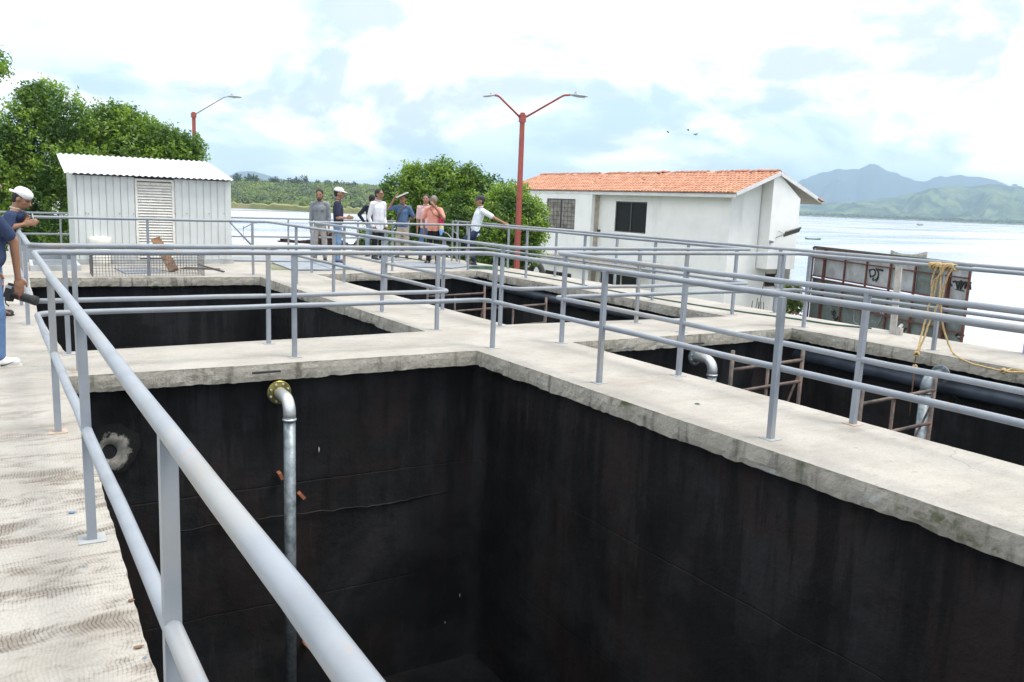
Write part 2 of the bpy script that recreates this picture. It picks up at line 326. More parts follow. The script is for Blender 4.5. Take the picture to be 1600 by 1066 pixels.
def build_deck():
    loops = [roughloop(outer, .25)]+[roughloop(v) for v in openings.values()]
    flat = [p for l in loops for p in l]; v = [tuple(p) for p in flat]
    f = [tuple(t) for t in tessellate_polygon(loops)]; mi = [0]*len(f)
    # make the top face upwards
    a, b, c = (Vector(v[i]) for i in f[0])
    if (b-a).cross(c-a).z < 0: f = [t[::-1] for t in f]
    base = 0; wallrings = []
    for li, l in enumerate(loops):
        m = len(l); inner = li > 0
        cen = sum(l, Vector())/m; rings = [list(range(base, base+m))]
        chip = [max(0, RS.normal(0, 1)) for _ in range(m)]; sm = np.convolve(np.array(chip+chip[:6]), np.ones(5)/5)[:m]
        for z, jo, jz in ((-.014, .0015, .0015), (-.06, .0025, .003), (-.11, .0025, .003), (-DT, .003, .004)):
            idx = []
            for i, p in enumerate(l):
                d = l[(i+1) % m]-l[i-1]; n = Vector((d.y, -d.x, 0)).normalized()
                if (cen-p).dot(n) < 0: n = -n
                if not inner: n = -n
                o_ = RS.normal(0, jo) + (.007 if z > -.12 and z < -.02 else .003); zz = z+RS.normal(0, jz)*.6
                zz += (.004*math.sin(i*.11)+.003*math.sin(i*.37+1)) if z == -DT else 0
                if z == -DT and sm[i] > .72: zz += .03*(sm[i]-.72); o_ -= .004
                if z == -.014: o_ -= 0.002+ (0.006 if sm[(i*7) % m] > .85 else 0)
                q = p+n*o_; idx.append(len(v)); v.append((q.x, q.y, zz))
            rings.append(idx)
        if inner:
            idx = []
            for i, p in enumerate(l):
                d = l[(i+1) % m]-l[i-1]; n = Vector((d.y, -d.x, 0)).normalized()
                if (cen-p).dot(n) < 0: n = -n
                q = p-n*.25; idx.append(len(v)); v.append((q.x, q.y, -DT-.002))
            rings.append(idx)
        for r in range(len(rings)-1):
            A, Bq = rings[r], rings[r+1]
            for i in range(m):
                j = (i+1) % m
                q = (A[i], A[j], Bq[j], Bq[i]) if inner else (A[i], Bq[i], Bq[j], A[j])
                f.append(q); mi.append(1)
        base += m
    o = obj('concrete_deck', v, f, None, mats=['deck', 'side'], midx=mi, kind='structure')
    bm = bmesh.new(); bm.from_mesh(o.data); bmesh.ops.recalc_face_normals(bm, faces=bm.faces); bm.to_mesh(o.data); bm.free()
build_deck()
FLOOR = -3.57; REC = .17
def offset_poly(pts, d):
    P = [Vector((*p, 0)) for p in pts]; m = len(P); ar = sum(P[i].x*P[(i+1) % m].y-P[(i+1) % m].x*P[i].y for i in range(m)); sg = 1 if ar > 0 else -1; out = []
    for i in range(m):
        a = (P[i]-P[i-1]).normalized(); b = (P[(i+1) % m]-P[i]).normalized(); na = Vector((a.y, -a.x, 0))*sg; nb = Vector((b.y, -b.x, 0))*sg
        n = (na+nb).normalized(); k = d/max(.3, n.dot(na)); out.append(P[i]+n*k)
    return out
names = dict(SW='near left', SE='near right', NW='far left', NE='far right')
for k, pts in openings.items():
    q = offset_poly(pts, REC); m = len(q); v = []; f = []; NZ = 24
    cols = []
    for i in range(m):
        a, b = q[i], q[(i+1) % m]; n = max(2, int((b-a).length/.16))
        cols += [a.lerp(b, j/n) for j in range(n)]
    M_ = len(cols)
    for iz in range(NZ+1):
        z = -DT-.004+(FLOOR+DT)*iz/NZ
        for i, c in enumerate(cols):
            bl = .012*math.sin(c.x*1.3+c.y*1.1+z*1.7)+RS.normal(0, .003)
            v.append((c.x+bl*.5, c.y+bl*.5, z))
    for iz in range(NZ):
        for i in range(M_):
            j = (i+1) % M_; f.append((iz*M_+i, (iz+1)*M_+i, (iz+1)*M_+j, iz*M_+j))
    obj('tank_wall', v, f, 'tar', kind='structure', smooth=True)
    obj('tank_floor', [(p.x, p.y, FLOOR) for p in q], [tuple(range(m))], 'tar', kind='structure')
# wall features of the near tank -----------------------------------------
NWY = 7.53+REC-.03
def seam(name, pts, r, parent=None, mat='tar'):
    mb = MB(); P = []
    for a, b in zip(pts[:-1], pts[1:]):
        a, b = Vector(a), Vector(b); n = max(2, int((b-a).length/.06)); P += [a.lerp(b, i/n)+Vector((0, 0, RS.normal(0, .006))) for i in range(n)]
    P.append(Vector(pts[-1])); mb.tube(P, r, 5); o = mb.build(name, mat, parent, True); return o
seamz = [onY(250, 835, NWY), onY(385, 812, NWY), onY(600, 788, NWY), onY(700, 768, NWY)]
o = seam('wall_seam', [(p.x, NWY-.005, p.z) for p in seamz], .008); o['kind'] = 'structure'
ex = lambda px, py: onX(px, py, 4.54+REC-.06, SK)
o = seam('wall_seam', [ex(790, 775), ex(830, 795), ex(960, 860), ex(1080, 930), ex(1180, 995)], .008); o['kind'] = 'structure'
def m_plaster():
    m, nt, bs = nodes('ragged_plaster_splash'); g = G(nt); v = g.obj(); ln = g.N.new('ShaderNodeVectorMath'); ln.operation = 'LENGTH'; g.L.new(g.scl(v, 1, 1, .85), ln.inputs[0])
    rr = g.math('ADD', ln.outputs['Value'], g.math('MULTIPLY', g.math('SUBTRACT', g.noise(16, 7, .75, v), .5), .16)); f = g.rng(rr, .115, .145)
    c = g.mix(g.rng(g.noise(14, 6, .7, v), .4, .65), (.36, .345, .31), (.20, .19, .175)); c = g.mix(f, c, (.0055, .0055, .006)); g.L.new(c, bs.inputs['Base Color']); bs.inputs['Roughness'].default_value = .95; g.bump(g.noise(30, 5, .7, v), bs, .6, .01); return m
MT['plaster'] = m_plaster()
def hole_patch():
    c = onY(178, 706, NWY-.03); e = empty('plastered_pipe_hole', c, 'round dark pipe hole ringed with pale rough plaster on the black wall', 'pipe hole')
    n = 40; v = []; f = []
    hc = Vector((-.035, 0, 0))
    for r, y in ((.055, .03), (.06, .004), (.14, .006), (.225, .022)):
        for k in range(n):
            a = 2*math.pi*k/n; rr = r*(1+(.12*math.sin(2*a+1)+.05*math.sin(5*a)+RS.normal(0, .035))*(1 if r > .1 else 0))
            v.append((hc.x+rr*math.cos(a), y, rr*math.sin(a)*1.15))
    for i in range(3):
        for k in range(n): f.append((i*n+k, i*n+(k+1) % n, (i+1)*n+(k+1) % n, (i+1)*n+k))
    obj('plaster_ring', v, f, 'plaster', e, True)
    MB().lathe([(.06, 0), (.06, .002)], (hc.x, .012, 0), (0, 1, 0), 20).build('hole', 'dark', e)
hole_patch()
def fleck(px, py, L, plane):
    p = plane(px, py); n = 7; v = []
    for k in range(n):
        a = 2*math.pi*k/n; v.append((RS.uniform(.4, 1)*.006*math.cos(a), RS.uniform(.8, 1)*L/2*math.sin(a)))
    return p, v
mb = MB()
for px, py, L in ((1146, 880, .05), (1187, 970, .07), (1189, 1014, .09), (1155, 1052, .07), (1247, 1064, .05), (960, 812, .025), (833, 798, .02)):
    p, v = fleck(px, py, L, ex); n = len(v); pv = [p+Vector((-.012, a, b)) for a, b in v]; pv += [q+Vector((.01, 0, 0)) for q in pv]
    mb.add(pv, [tuple(range(n)), tuple(range(2*n-1, n-1, -1))]+[(i, (i+1) % n, n+(i+1) % n, n+i) for i in range(n)])
for px, py, L in ((498, 702, .06), (718, 930, .05), (695, 972, .03)):
    p, v = fleck(px, py, L, lambda a, b: onY(a, b, NWY-.01)); n = len(v); pv = [p+Vector((a, -.012, b)) for a, b in v]; pv += [q+Vector((0, .01, 0)) for q in pv]
    mb.add(pv, [tuple(range(n)), tuple(range(2*n-1, n-1, -1))]+[(i, (i+1) % n, n+(i+1) % n, n+i) for i in range(n)])
tag(mb.build('droppings', 'white'), 'small white bird droppings on the black walls of the near tank', None, None, 'stuff')
for px, py, a in ((470, 773, .9), (437, 742, 1.2), (478, 1005, .9)):
    p = onY(px, py, NWY-.02); b = MB().box((-.035, -.06, -.016), (.035, .02, .016), Matrix.Rotation(a, 4, 'Y')).build('brick_stub', 'brick'); b.location = p
    tag(b, {773: 'orange brick stub in the black wall just right of the tall steel pipe', 742: 'brick stub on the black wall just left of the tall steel pipe', 1005: 'lowest orange brick stub beside the tall steel pipe'}[py], 'brick')
# ---------------------------------------------------------------- handrails
RR = .0235
def post_mesh(h, wd=.04):
    mb = MB(); mb.box((-wd/2, -wd/2, 0), (wd/2, wd/2, h)); return mb
def handrail(name, label, pts, posts, rtop=1.0, rmid=.5, closed=True, rad=.14, z0=0., group='blue grey tube handrails round the tanks', plates=()):
    e = empty(name, (posts[0][0], posts[0][1], z0), label, 'handrail', group)
    for z, nm in ((rtop, 'top_rail'), (rmid, 'middle_rail')):
        if z is None: continue
        P = fillet([Vector((x, y, z0+z)) for x, y in pts], rad, 6, closed)
        if closed: P = densify(P, .45, .0016)
        mb = MB().tube(P, RR, 12, closed); part(mb, nm, 'paint', e, True)
    me = None; pm = None
    for i, (x, y) in enumerate(posts):
        if me is None:
            o = post_mesh(rtop-.01).build('post', 'paint'); me = o.data
        else: o = bpy.data.objects.new('post', me); COL.objects.link(o)
        o.parent = e; o.location = (x-posts[0][0], y-posts[0][1], 0); o.rotation_euler = (RS.normal(0, .004), RS.normal(0, .004), RS.normal(0, .03))
        pl = MB().box((-.055, -.055, .001), (.055, .055, .0045)).build('base_plate', 'rustplate' if i in plates else 'plateconc') if pm is None or i in plates else bpy.data.objects.new('base_plate', pm)
        if pm is None and i not in plates: pm = pl.data
        if pl.name not in COL.objects: COL.objects.link(pl)
        pl.parent = o
        if i in plates: pl['label'] = 'rust stained base plate'
    return e
MT['rustplate'] = simple('rust_stained_plate', (.40, .22, .10), .9, .3, 14, col2=(.42, .40, .38)); MT['plateconc'] = simple('overspray_pale_blue', (.37, .38, .385), .8, .15, 10)
def XY(x0, y): return (x0+SK*y, y)
wx, e1, e2, e3, e4 = .335, 4.54, 5.46, 9.51, 10.404
handrail('tank_handrail', 'nearest handrail, round the big near left tank, running down to lower centre',
    [XY(wx, -4.2), XY(e1+.1, -4.2), XY(e1, 7.76), XY(wx, 7.73)],
    [XY(wx, 3.92), XY(wx, 2.02), XY(wx, .1), XY(wx, -1.8), XY(wx, -3.7), XY(wx, 5.82), (.40, 7.74), (2.24, 7.755), XY(e1, 7.58), XY(e1, 5.743), XY(e1, 3.83), XY(e1, 1.95), XY(e1, 0.05), XY(e1, -1.85), XY(e1, -3.75)], plates=(5, 6))
handrail('tank_handrail', 'handrail round the near right tank, with the straw rope tied on its far side',
    [XY(e2+.02, -4.2), XY(e3, -4.2), XY(e3, 7.82), XY(e2, 7.81)],
    [XY(e2, 7.62), XY(e2, 5.733), XY(e2, 3.86), XY(e2, 1.95), XY(e2, .05), XY(e2, -1.85), XY(e2, -3.9), (7.22, 7.82), (8.97, 7.82), XY(e3, 7.64), XY(e3, 5.766), XY(e3, 3.88), XY(e3, 2.), XY(e3, .1), XY(e3, -1.9), XY(e3, -3.9)], plates=(2,))
r_ = handrail('tank_handrail', 'handrail round the far left tank in front of the grey metal shed',
    [XY(.345, 8.56), XY(e1, 8.56), XY(e1, 15.91), XY(.35, 15.91)],
    [(.365, 8.56), (2.2, 8.555), XY(e1, 8.88), XY(e1, 10.507), XY(e1, 12.364), XY(e1, 14.155), (3.815, 15.91), (1.995, 15.91), (.05, 15.8), XY(.37, 14.05), XY(.37, 12.22), XY(.37, 10.52)])
part(MB().tube([(3.40, 15.91, .985), (3.815, 15.91, .53)], .016, 8), 'brace', 'paint', r_, True)
handrail('tank_handrail', 'handrail round the far right tank, beside the lamp post and the white house',
    [XY(e2, 8.65), XY(e3, 8.65), XY(e3, 16.42), XY(e2, 16.30)],
    [XY(e2, 8.95), XY(e2, 10.518), XY(e2, 12.5), XY(e2, 14.334), (5.03, 16.2), (6.84, 16.42), (8.66, 16.43), XY(e3, 8.95), (7.15, 8.645), XY(e3, 10.74), XY(e3, 12.67), XY(e3, 14.64)])
handrail('edge_handrail', 'long outer handrail along the right edge of the concrete deck above the lake shore',
    [(10.32, -6), XY(e4, 5), XY(e4, 9), XY(e4, 13), (9.93, 16.8), (9.76, 19.3)],
    [XY(e4, 6.93), XY(e4, 8.92), XY(e4, 10.9), XY(e4, 12.86), XY(e4, 14.88), (9.9, 16.78), (9.76, 18.6), (9.78, 19.2), XY(e4, 5.), XY(e4, 3), XY(e4, 1), XY(e4, -1), XY(e4, -3), XY(e4, -5.5)], closed=False, rtop=1.0, rmid=None, group='handrails along the deck edge')
a_ = V(92, 334.5, 19.6); b_ = V(428, 338.5, 23.1)
handrail('edge_handrail', 'handrail along the far edge of the deck behind the group of men and the shed',
    [(-1.8, 22.05), (4., 22.05), (9.7, 22.05)],
    [(-.0+a_.x, 22.05), (-1.6, 22.05), (2.8, 22.05), (b_.x, 22.05), (8.15, 22.05), (9.66, 22.05)], closed=False, rtop=.88, rmid=.4, group='handrails along the deck edge')
# ---------------------------------------------------------------- pipes
def flanged_pipe(fx, fy, wallY, label, mats, zdown, dirv=(0, -1, 0), standoff=.2, r=.055, tz=None):
    c = onY(fx, fy, wallY) if tz is None else tz
    e = empty('drop_pipe', c, label, 'pipe'); d = Vector(dirv)
    P = [Vector((0, 0, 0))-d*.05, d*(standoff-.12)] + [d*(standoff-.12+.12*math.sin(t))+Vector((0, 0, -.12*(1-math.cos(t)))) for t in [i*math.pi/2/8 for i in range(1, 9)]]
    P.append(P[-1]+Vector((0, 0, -.05)))
    MB().tube(P, r, 18).build('elbow', mats[0], e, True)
    b = P[-1]; MB().tube([b+Vector((0, 0, .004)), b-Vector((0, 0, .016))], r*1.12, 18).build('weld_ring', mats[0], e, True)
    MB().tube([b-Vector((0, 0, .01)), Vector((b.x, b.y, zdown-c.z))], r*.96, 18).build('pipe', mats[1], e, True)
    fl = MB().lathe([(.03, 0), (.108, 0), (.11, .004), (.11, .024), (.105, .028), (.06, .028), (.058, .05), (.03, .05)], tuple(-d*.01), dirv, 28).build('flange', mats[2], e)
    smooth_auto(fl, 30); s = Vector((0, 0, 1)); q = d.cross(s); bmn = None
    for k in range(8):
        a = 2*math.pi*(k+.5)/8; pos = (q*math.cos(a)+s*math.sin(a))*.086
        bo = MB().lathe([(.011, 0), (.011, .012), (.005, .013), (.005, .024)], (0, 0, 0), dirv, 6).build('bolt', mats[0], fl) if bmn is None else bpy.data.objects.new('bolt', bmn)
        if bmn is None: bmn = bo.data
        else: COL.objects.link(bo); bo.parent = fl
        bo.location = pos+d*.016
    return e
flanged_pipe(436, 613, 7.5, 'tall galvanised pipe with yellow flange and bright elbow in the near left tank', ('elbow', 'galv', 'brass'), FLOOR, standoff=.34)
flanged_pipe(1086, 557, 7.62, 'steel pipe with dark bolted flange and shiny elbow in the near right tank', ('elbow', 'galv', 'galv'), FLOOR, standoff=.32, r=.06)
p = Vector((8.98, 5.42, -.2)); flanged_pipe(0, 0, 0, 'mossy galvanised pipe by the right wall of the near right tank, under the rope', ('galv', 'galv', 'galv'), FLOOR, (-1, -.12, 0), .3, .062, tz=p)
# black clamp above first pipe
c = onY(398, 583, 7.43); tag(MB().box((-.02, -.02, -.006), (.23, .012, .010)).build('black_bracket', 'rubber'), 'thin black bracket on the slab edge above the yellow flange', 'bracket').location = c
c = onY(1086, 537, 7.50); tag(MB().box((-.1, -.03, -.008), (.13, .012, .010)).build('black_bracket', 'rubber'), 'thin black bracket on the slab edge above the shiny right pipe elbow', 'bracket').location = c
def big_pipe(x, y0, y1, z, r, label):
    e = empty('large_pipe', (x+SK*y0, y0, z), label, 'pipe')
    P = [Vector((0, 0, 0)), Vector((SK*(y1-y0), y1-y0, 0))]; MB().tube(P, r, 20).build('pipe_run', 'dpipe', e, True)
    for t in (.25, .62): c = P[0].lerp(P[1], t); MB().tube([c, c+Vector((0, .07, 0))], r*1.09, 20).build('coupling', 'dpipe', e, True)
    for t in (.18, .5, .8):
        c = P[0].lerp(P[1], t); MB().bar(c+Vector((.0, 0, -r*.9)), c+Vector((.26, 0, -r-.12)), .04).build('bracket', 'rubber', e)
big_pipe(9.33, 8.95, 16.2, -.28, .078, 'long dark blue pipe along the right wall of the far right tank')
big_pipe(9.30, -3.6, 7.55, -.36, .078, 'long dark blue pipe along the right wall of the near right tank')
# ---------------------------------------------------------------- scaffolds
def scaffold(x, y, w, h, z, label, rot=0., d=1.1):
    e = empty('scaffold_frame', (x, y, z), label, 'scaffold', 'rusty scaffold frames standing in the tanks'); e.rotation_euler = (0, 0, rot)
    for yy in (0, d):
        for xx in (0, w): MB().tube([(xx, yy, 0), (xx, yy, h)], .021, 8).build('upright', 'scaf', e, True)
        for k in (.30, .62, .985): MB().tube([(0, yy, h*k), (w, yy, h*k)], .019, 8).build('rung', 'scaf', e, True)
        MB().tube([(w*.5, yy, h*.62), (w*.5, yy, h*.985)], .015, 6).build('short_post', 'scaf', e, True)
    MB().tube([(0, 0, h*.3), (0, d, h*.95)], .014, 6).build('cross_brace', 'scaf', e, True); MB().tube([(w, 0, h*.95), (w, d, h*.3)], .014, 6).build('cross_brace', 'scaf', e, True)
    return e
def scaffold2(pl, xa, xm, xb, ztop, zr, label, d=.9):
    # pl: plane Y; uprights at xa, xm, xb; rungs zr
    e = empty('scaffold_frame', (xa, pl, FLOOR), label, 'scaffold', 'rusty scaffold frames standing in the tanks')
    for yy in (0,):
        for xx in (xa, xb): MB().tube([(xx-xa, yy, 0), (xx-xa, yy, ztop-FLOOR)], .022, 8).build('upright', 'scaf', e, True)
        MB().tube([(xm-xa, yy+.02, zr[1]-FLOOR-.6), (xm-xa, yy+.02, zr[0]-FLOOR)], .018, 8).build('short_post', 'scaf', e, True)
        for k, z in enumerate(zr): MB().tube([(0, yy, z-FLOOR-.01), (xb-xa, yy, z-FLOOR+.03)], .020, 8).build('rung', 'scaf', e, True)
    MB().tube([(xb-xa, 0, ztop-FLOOR-.25), (xb-xa+.15, d, ztop-FLOOR-2.6)], .013, 6).build('cross_brace', 'scaf', e, True)
for pl, pa, pm_, pb_, pt_, r1, r2, lb in ((6.2, (1143, 577), (1202, 580), (1253, 570), 548, 577, 612, 'rusty scaffold frame in the near right tank behind the shiny elbow'), (4.9, (1345, 632), (1400, 620), (1460, 606), 606, 630, 684, 'rusty scaffold frame in the near right tank next to the mossy pipe'),
    (13.4, (668, 463), (712, 462), (757, 461), 447, 463, 489, 'rusty scaffold frame in the far right tank, left of the other'), (11.5, (757, 483), (803, 480), (853, 478), 468, 482, 512, 'rusty scaffold frame in the far right tank nearest the cross walkway')):
    A_, M_, B_ = onY(*pa, pl), onY(*pm_, pl), onY(*pb_, pl); scaffold2(pl, A_.x, M_.x, B_.x, onY(pa[0], pt_, pl).z, (onY(pa[0], r1, pl).z, onY(pa[0], r2, pl).z), lb)
# ---------------------------------------------------------------- rope and hose
def tubeobj(name, path, r, mat, parent=None, n=8, sub=6, jit=0):
    P = [Vector(p) for p in path]; out = []
    for i in range(len(P)-1):
        p0 = P[max(i-1, 0)]; p1 = P[i]; p2 = P[i+1]; p3 = P[min(i+2, len(P)-1)]
        for k in range(sub):
            t = k/sub; out.append(.5*((2*p1)+(p2-p0)*t+(2*p0-5*p1+4*p2-p3)*t*t+(3*p1-p0-3*p2+p3)*t**3)+Vector((RS.normal(0, jit), RS.normal(0, jit), RS.normal(0, jit)*.3)))
    out.append(P[-1]); return MB().tube(out, r, n).build(name, mat, parent, True)
hp = [B(px, py, .012) for px, py in ((605, 400), (630, 402.5), (660, 407), (690, 411), (720, 415), (752, 419), (800, 426), (880, 439), (960, 455), (1060, 472), (1150, 486), (1240, 498), (1300, 507), (1362, 513))]
hz = tubeobj('garden_hose', hp, .013, 'hose', None, 8, 8, .003); tag(hz, 'dark green garden hose lying along the right edge of the deck', 'hose')
cc = B(752, 419, .015); P = [cc+Vector((.34*math.cos(t)*(1-.03*t/6), .16*math.sin(t)*(1+.2*math.sin(t*.37)), .008*t/6)) for t in [i*.35 for i in range(90)]]
o = MB().tube(P, .012, 6).build('hose_coil', 'hose', None, True); tag(o, 'small loose coil of green hose on the deck near the man in the white tee', 'hose')
def rope():
    e = empty('rope', PX(e3, 5.76, 1.0), 'straw coloured rope knotted over the handrail, hanging down to the slab and into the tank', 'rope'); c = Vector(e.location)
    L = lambda p: Vector(p)-c
    for i in range(15):
        y = 5.62+i*.021; ph = i*.9; P = [PX(e3, y+.02*math.sin(t+ph), 1.0)+Vector((.038*math.cos(t), .012*math.cos(2*t+ph), .036*math.sin(t)+.006*math.sin(3*t+ph))) for t in [k*2*math.pi/12 for k in range(12)]]
        MB().tube([L(q) for q in P], .011, 6, True).build('wrap', 'rope', e, True)
    kn = onX(1432, 553, 9.10, SK); h1 = PX(e3, 5.72, 1.0)
    tubeobj('strand', [L(h1+Vector((-.05, 0, .03))), L(h1+Vector((-.06, .02, -.08))), L(onX(1460, 440, e3-.05, SK)), L(onX(1452, 475, e3-.12, SK)), L(onX(1442, 515, e3-.2, SK)), L(kn+Vector((.01, 0, .03)))], .011, 'rope', e, jit=.002)
    tubeobj('strand', [L(h1+Vector((-.05, .05, .0))), L(onX(1470, 430, e3-.05, SK)), L(onX(1467, 470, e3-.1, SK)), L(onX(1452, 505, e3-.17, SK)), L(onX(1440, 538, e3-.28, SK)), L(kn)], .011, 'rope', e, jit=.002)
    tubeobj('strand', [L(h1+Vector((-.04, .1, .02))), L(onX(1456, 440, e3-.04, SK)), L(onX(1458, 470, e3-.06, SK)), L(onX(1464, 440, e3-.06, SK)), L(h1+Vector((-.05, .02, 0)))], .010, 'rope', e, jit=.002)
    tubeobj('strand', [L(h1+Vector((-.04, -.08, -.02))), L(onX(1478, 440, e3-.04, SK)), L(onX(1470, 478, e3-.05, SK)), L(onX(1476, 520, e3-.05, SK)), L(onX(1490, 552, e3-.05, SK)), L(B(1515, 567, .014)), L(B(1540, 574, .014)), L(B(1572, 581, .014)), L(B(1605, 583, .014)), L(B(1680, 600, .014))], .011, 'rope', e, jit=.002)
    for q, s in ((kn, .03), (kn+Vector((0, 0, -.15)), .022), (B(1568, 580, .02), .026)):
        for k in range(5):
            ax = Vector((RS.normal(), RS.normal(), RS.normal())).normalized(); u = ax.orthogonal().normalized(); v_ = ax.cross(u)
            MB().tube([L(q+(u*math.cos(t)+v_*math.sin(t))*s) for t in [j*2*math.pi/10 for j in range(10)]], .009, 6, True).build('knot', 'rope', e, True)
    tubeobj('frayed_end', [L(kn), L(kn+Vector((-.01, 0, -.12))), L(kn+Vector((0, 0, -.25))), L(kn+Vector((-.03, -.02, -.45))), L(kn+Vector((.01, 0, -.75)))], .006, 'board', e)
    tubeobj('bight', [L(B(1570, 581, .014)), L(B(1580, 577, .016)), L(B(1592, 579, .02)), L(B(1606, 580, .014))], .010, 'rope', e)
rope()
# ---------------------------------------------------------------- shed
def shed():
    x0, x1, y0, y1 = 1.0, 3.985, 18.47, 20.6; zf, zb = 1.74, 2.05
    e = empty('metal_shed', (x0, y0, 0), 'light grey ribbed metal shed with corrugated lean-to roof and louvred door', 'shed')
    L = lambda x, y, z: (x-x0, y-y0, z)
    MB().box(L(x0-.02, y0-.03, 0), L(x1+.02, y1, .10)).build('base', 'shedbase', e)
    dx0, dx1 = 2.15, 2.80
    def panel(xa, xb):
        mb = MB(); n = 1; h0, h1 = .10, zf
        mb.box(L(xa+.001, y0, h0), L(xb-.001, y0+.02, h1))
        for k in range(2):
            c = xa+(xb-xa)*(k+.5)/2; mb.box(L(c-.055, y0-.012, h0), L(c+.055, y0+.001, h1-.001))
        return mb.build('wall_panel', 'shed', e)
    n = 4
    for k in range(n): panel(x0+.06+(dx0-.05-x0-.06)*k/n, x0+.06+(dx0-.05-x0-.06)*(k+1)/n)
    for k in range(n): panel(dx1+.05+(x1-dx1-.05)*k/n, dx1+.05+(x1-dx1-.05)*(k+1)/n)
    MB().box(L(x0, y0-.015, .1), L(x0+.055, y0+.03, zf)).build('corner_trim', 'shed', e)
    # side wall (left) following the roof slope, and right/back
    for k in range(4):
        ya = y0+.03+(y1-y0-.05)*k/4; yb = y0+.03+(y1-y0-.05)*(k+1)/4; za = zf+(zb-zf)*(ya-y0)/(y1-y0); zc = zf+(zb-zf)*(yb-y0)/(y1-y0)
        for X, s in ((x0, 1), (x1, -1)):
            v = [L(X, ya+.005, .1), L(X, yb-.005, .1), L(X, yb-.005, zc), L(X, ya+.005, za), L(X+.02*s, ya+.005, .1), L(X+.02*s, yb-.005, .1), L(X+.02*s, yb-.005, zc), L(X+.02*s, ya+.005, za)]
            obj('side_panel', v, [(0, 1, 2, 3), (7, 6, 5, 4), (0, 4, 5, 1), (1, 5, 6, 2), (2, 6, 7, 3), (3, 7, 4, 0)], 'shed', e)
    MB().box(L(x0+.02, y1-.02, .1), L(x1-.02, y1, zb)).build('back_wall', 'shed', e)
    d = MB(); d.box(L(dx0-.045, y0-.02, .1), L(dx0, y0+.02, 1.72)).box(L(dx1, y0-.02, .1), L(dx1+.045, y0+.02, 1.72)).box(L(dx0, y0-.02, 1.675), L(dx1, y0+.02, 1.72))
    door = d.build('louvre_door', 'louv', e); MB().box(L(dx0, y0+.03, .1), L(dx1, y0+.04, 1.67)).build('door_backing', 'frame', door)
    ns = 27; me = None
    for k in range(ns):
        z = .14+(1.66-.14)*k/ns
        if me is None:
            s_ = MB(); s_.add([(0, -.018, 0), (dx1-dx0, -.018, 0), (dx1-dx0, .02, .05), (0, .02, .05), (0, -.018, -.006), (dx1-dx0, -.018, -.006), (dx1-dx0, .022, .044), (0, .022, .044)], [(0, 1, 2, 3), (7, 6, 5, 4), (0, 4, 5, 1), (1, 5, 6, 2), (2, 6, 7, 3), (3, 7, 4, 0)])
            o = s_.build('slat', 'louv', door); me = o.data
        else: o = bpy.data.objects.new('slat', me); COL.objects.link(o); o.parent = door
        o.location = L(dx0, y0, z)
    # corrugated roof
    rx0, rx1 = x0-.14, x1+.02; ry0, ry1 = y0-.16, y1+.3; nx = 200; v = []; f = []; pitch = .115
    for r_i, (yy, zz) in enumerate(((ry0, zf+.0), (ry1, zb+.12))):
        for th in (0, -.012):
            for i in range(nx+1):
                x = rx0+(rx1-rx0)*i/nx+(.0 if r_i == 0 else -.02); v.append(L(x, yy, zz+.04+.012*math.cos(2*math.pi*x/pitch)+th))
    m = nx+1
    for i in range(nx): f += [(i, i+1, 2*m+i+1, 2*m+i), (m+i+1, m+i, 3*m+i, 3*m+i+1), (i+1, i, m+i, m+i+1), (2*m+i, 2*m+i+1, 3*m+i+1, 3*m+i)]
    obj('corrugated_roof', v, f, 'zinc', e, True)
    for px, py in ((134, 333), (138, 334), (187, 334), (209, 334), (274, 334), (292, 334), (327, 334), (350, 334)):
        c = onY(px, py, y0-.02); MB().lathe([(.009, 0), (.009, .008)], (c.x-x0, -.02, c.z), (0, -1, 0), 8).build('screw', 'rubber', e)
shed()
# things by the shed
bk = empty('white_bucket', B(158, 413, 0), 'white plastic drum with a domed lid standing in front of the shed', 'drum')
MB().lathe([(.17, 0), (.175, .02), (.175, .40)], n=24).build('body', 'white', bk, True); MB().lathe([(.205, .40), (.212, .42), (.212, .50), (.19, .54), (.06, .56)], n=24).build('lid', 'white', bk, True)
b = MB().lathe([(.06, 0), (.075, .01), (.085, .17), (.09, .18)], n=16).build('small_pail', 'blue', None, True); b.location = B(127, 411); tag(b, 'small blue pail against the left corner of the shed', 'pail')
b = MB().box((-.07, -.05, 0), (.09, .06, .16)).box((-.05, -.03, .16), (.0, .03, .19)).build('small_can', 'yellow'); b.location = B(136, 412.5); tag(b, 'small pale yellow can between the blue pail and white drum', 'can')
# wire mesh cage
def cage():
    x0, x1, y0, y1, h = 1.10, 2.92, 15.83, 16.5, .42
    e = empty('wire_cage', (x0, y0, 0), 'low wire mesh cage lying at the slab edge behind the far left handrail', 'cage'); W = x1-x0; D_ = y1-y0
    def pan(name, o_, u, v_, nu, nv):
        o_, u, v_ = Vector(o_), Vector(u), Vector(v_); mb = MB()
        for i in range(nu+1): a = o_+u*(i/nu); mb.bar(a, a+v_, .005)
        for j in range(nv+1): a = o_+v_*(j/nv); mb.bar(a, a+u, .005)
        mb.build(name, 'wire', e)
    pan('mesh_panel', (0, 0, 0), (W, 0, 0), (0, 0, h), 36, 9); pan('mesh_panel', (0, D_, 0), (W, 0, 0), (0, 0, h), 36, 9)
    pan('mesh_panel', (0, 0, 0), (0, D_, 0), (0, 0, h), 12, 9); pan('mesh_panel', (W, 0, 0), (0, D_, 0), (0, 0, h), 12, 9)
    a = Vector((1.15, .25, .02)); b_ = V(243, 374, 16.0)-Vector((x0, y0, 0))
cage()
pb = V(272, 423, 15.55); pt = V(243, 373, 16.05); o = MB().bar(pb, pt, .17, .05, (0, 1, 0)).build('leaning_board', 'board'); tag(o, 'ragged brown board leaning up out of the wire cage', 'board')
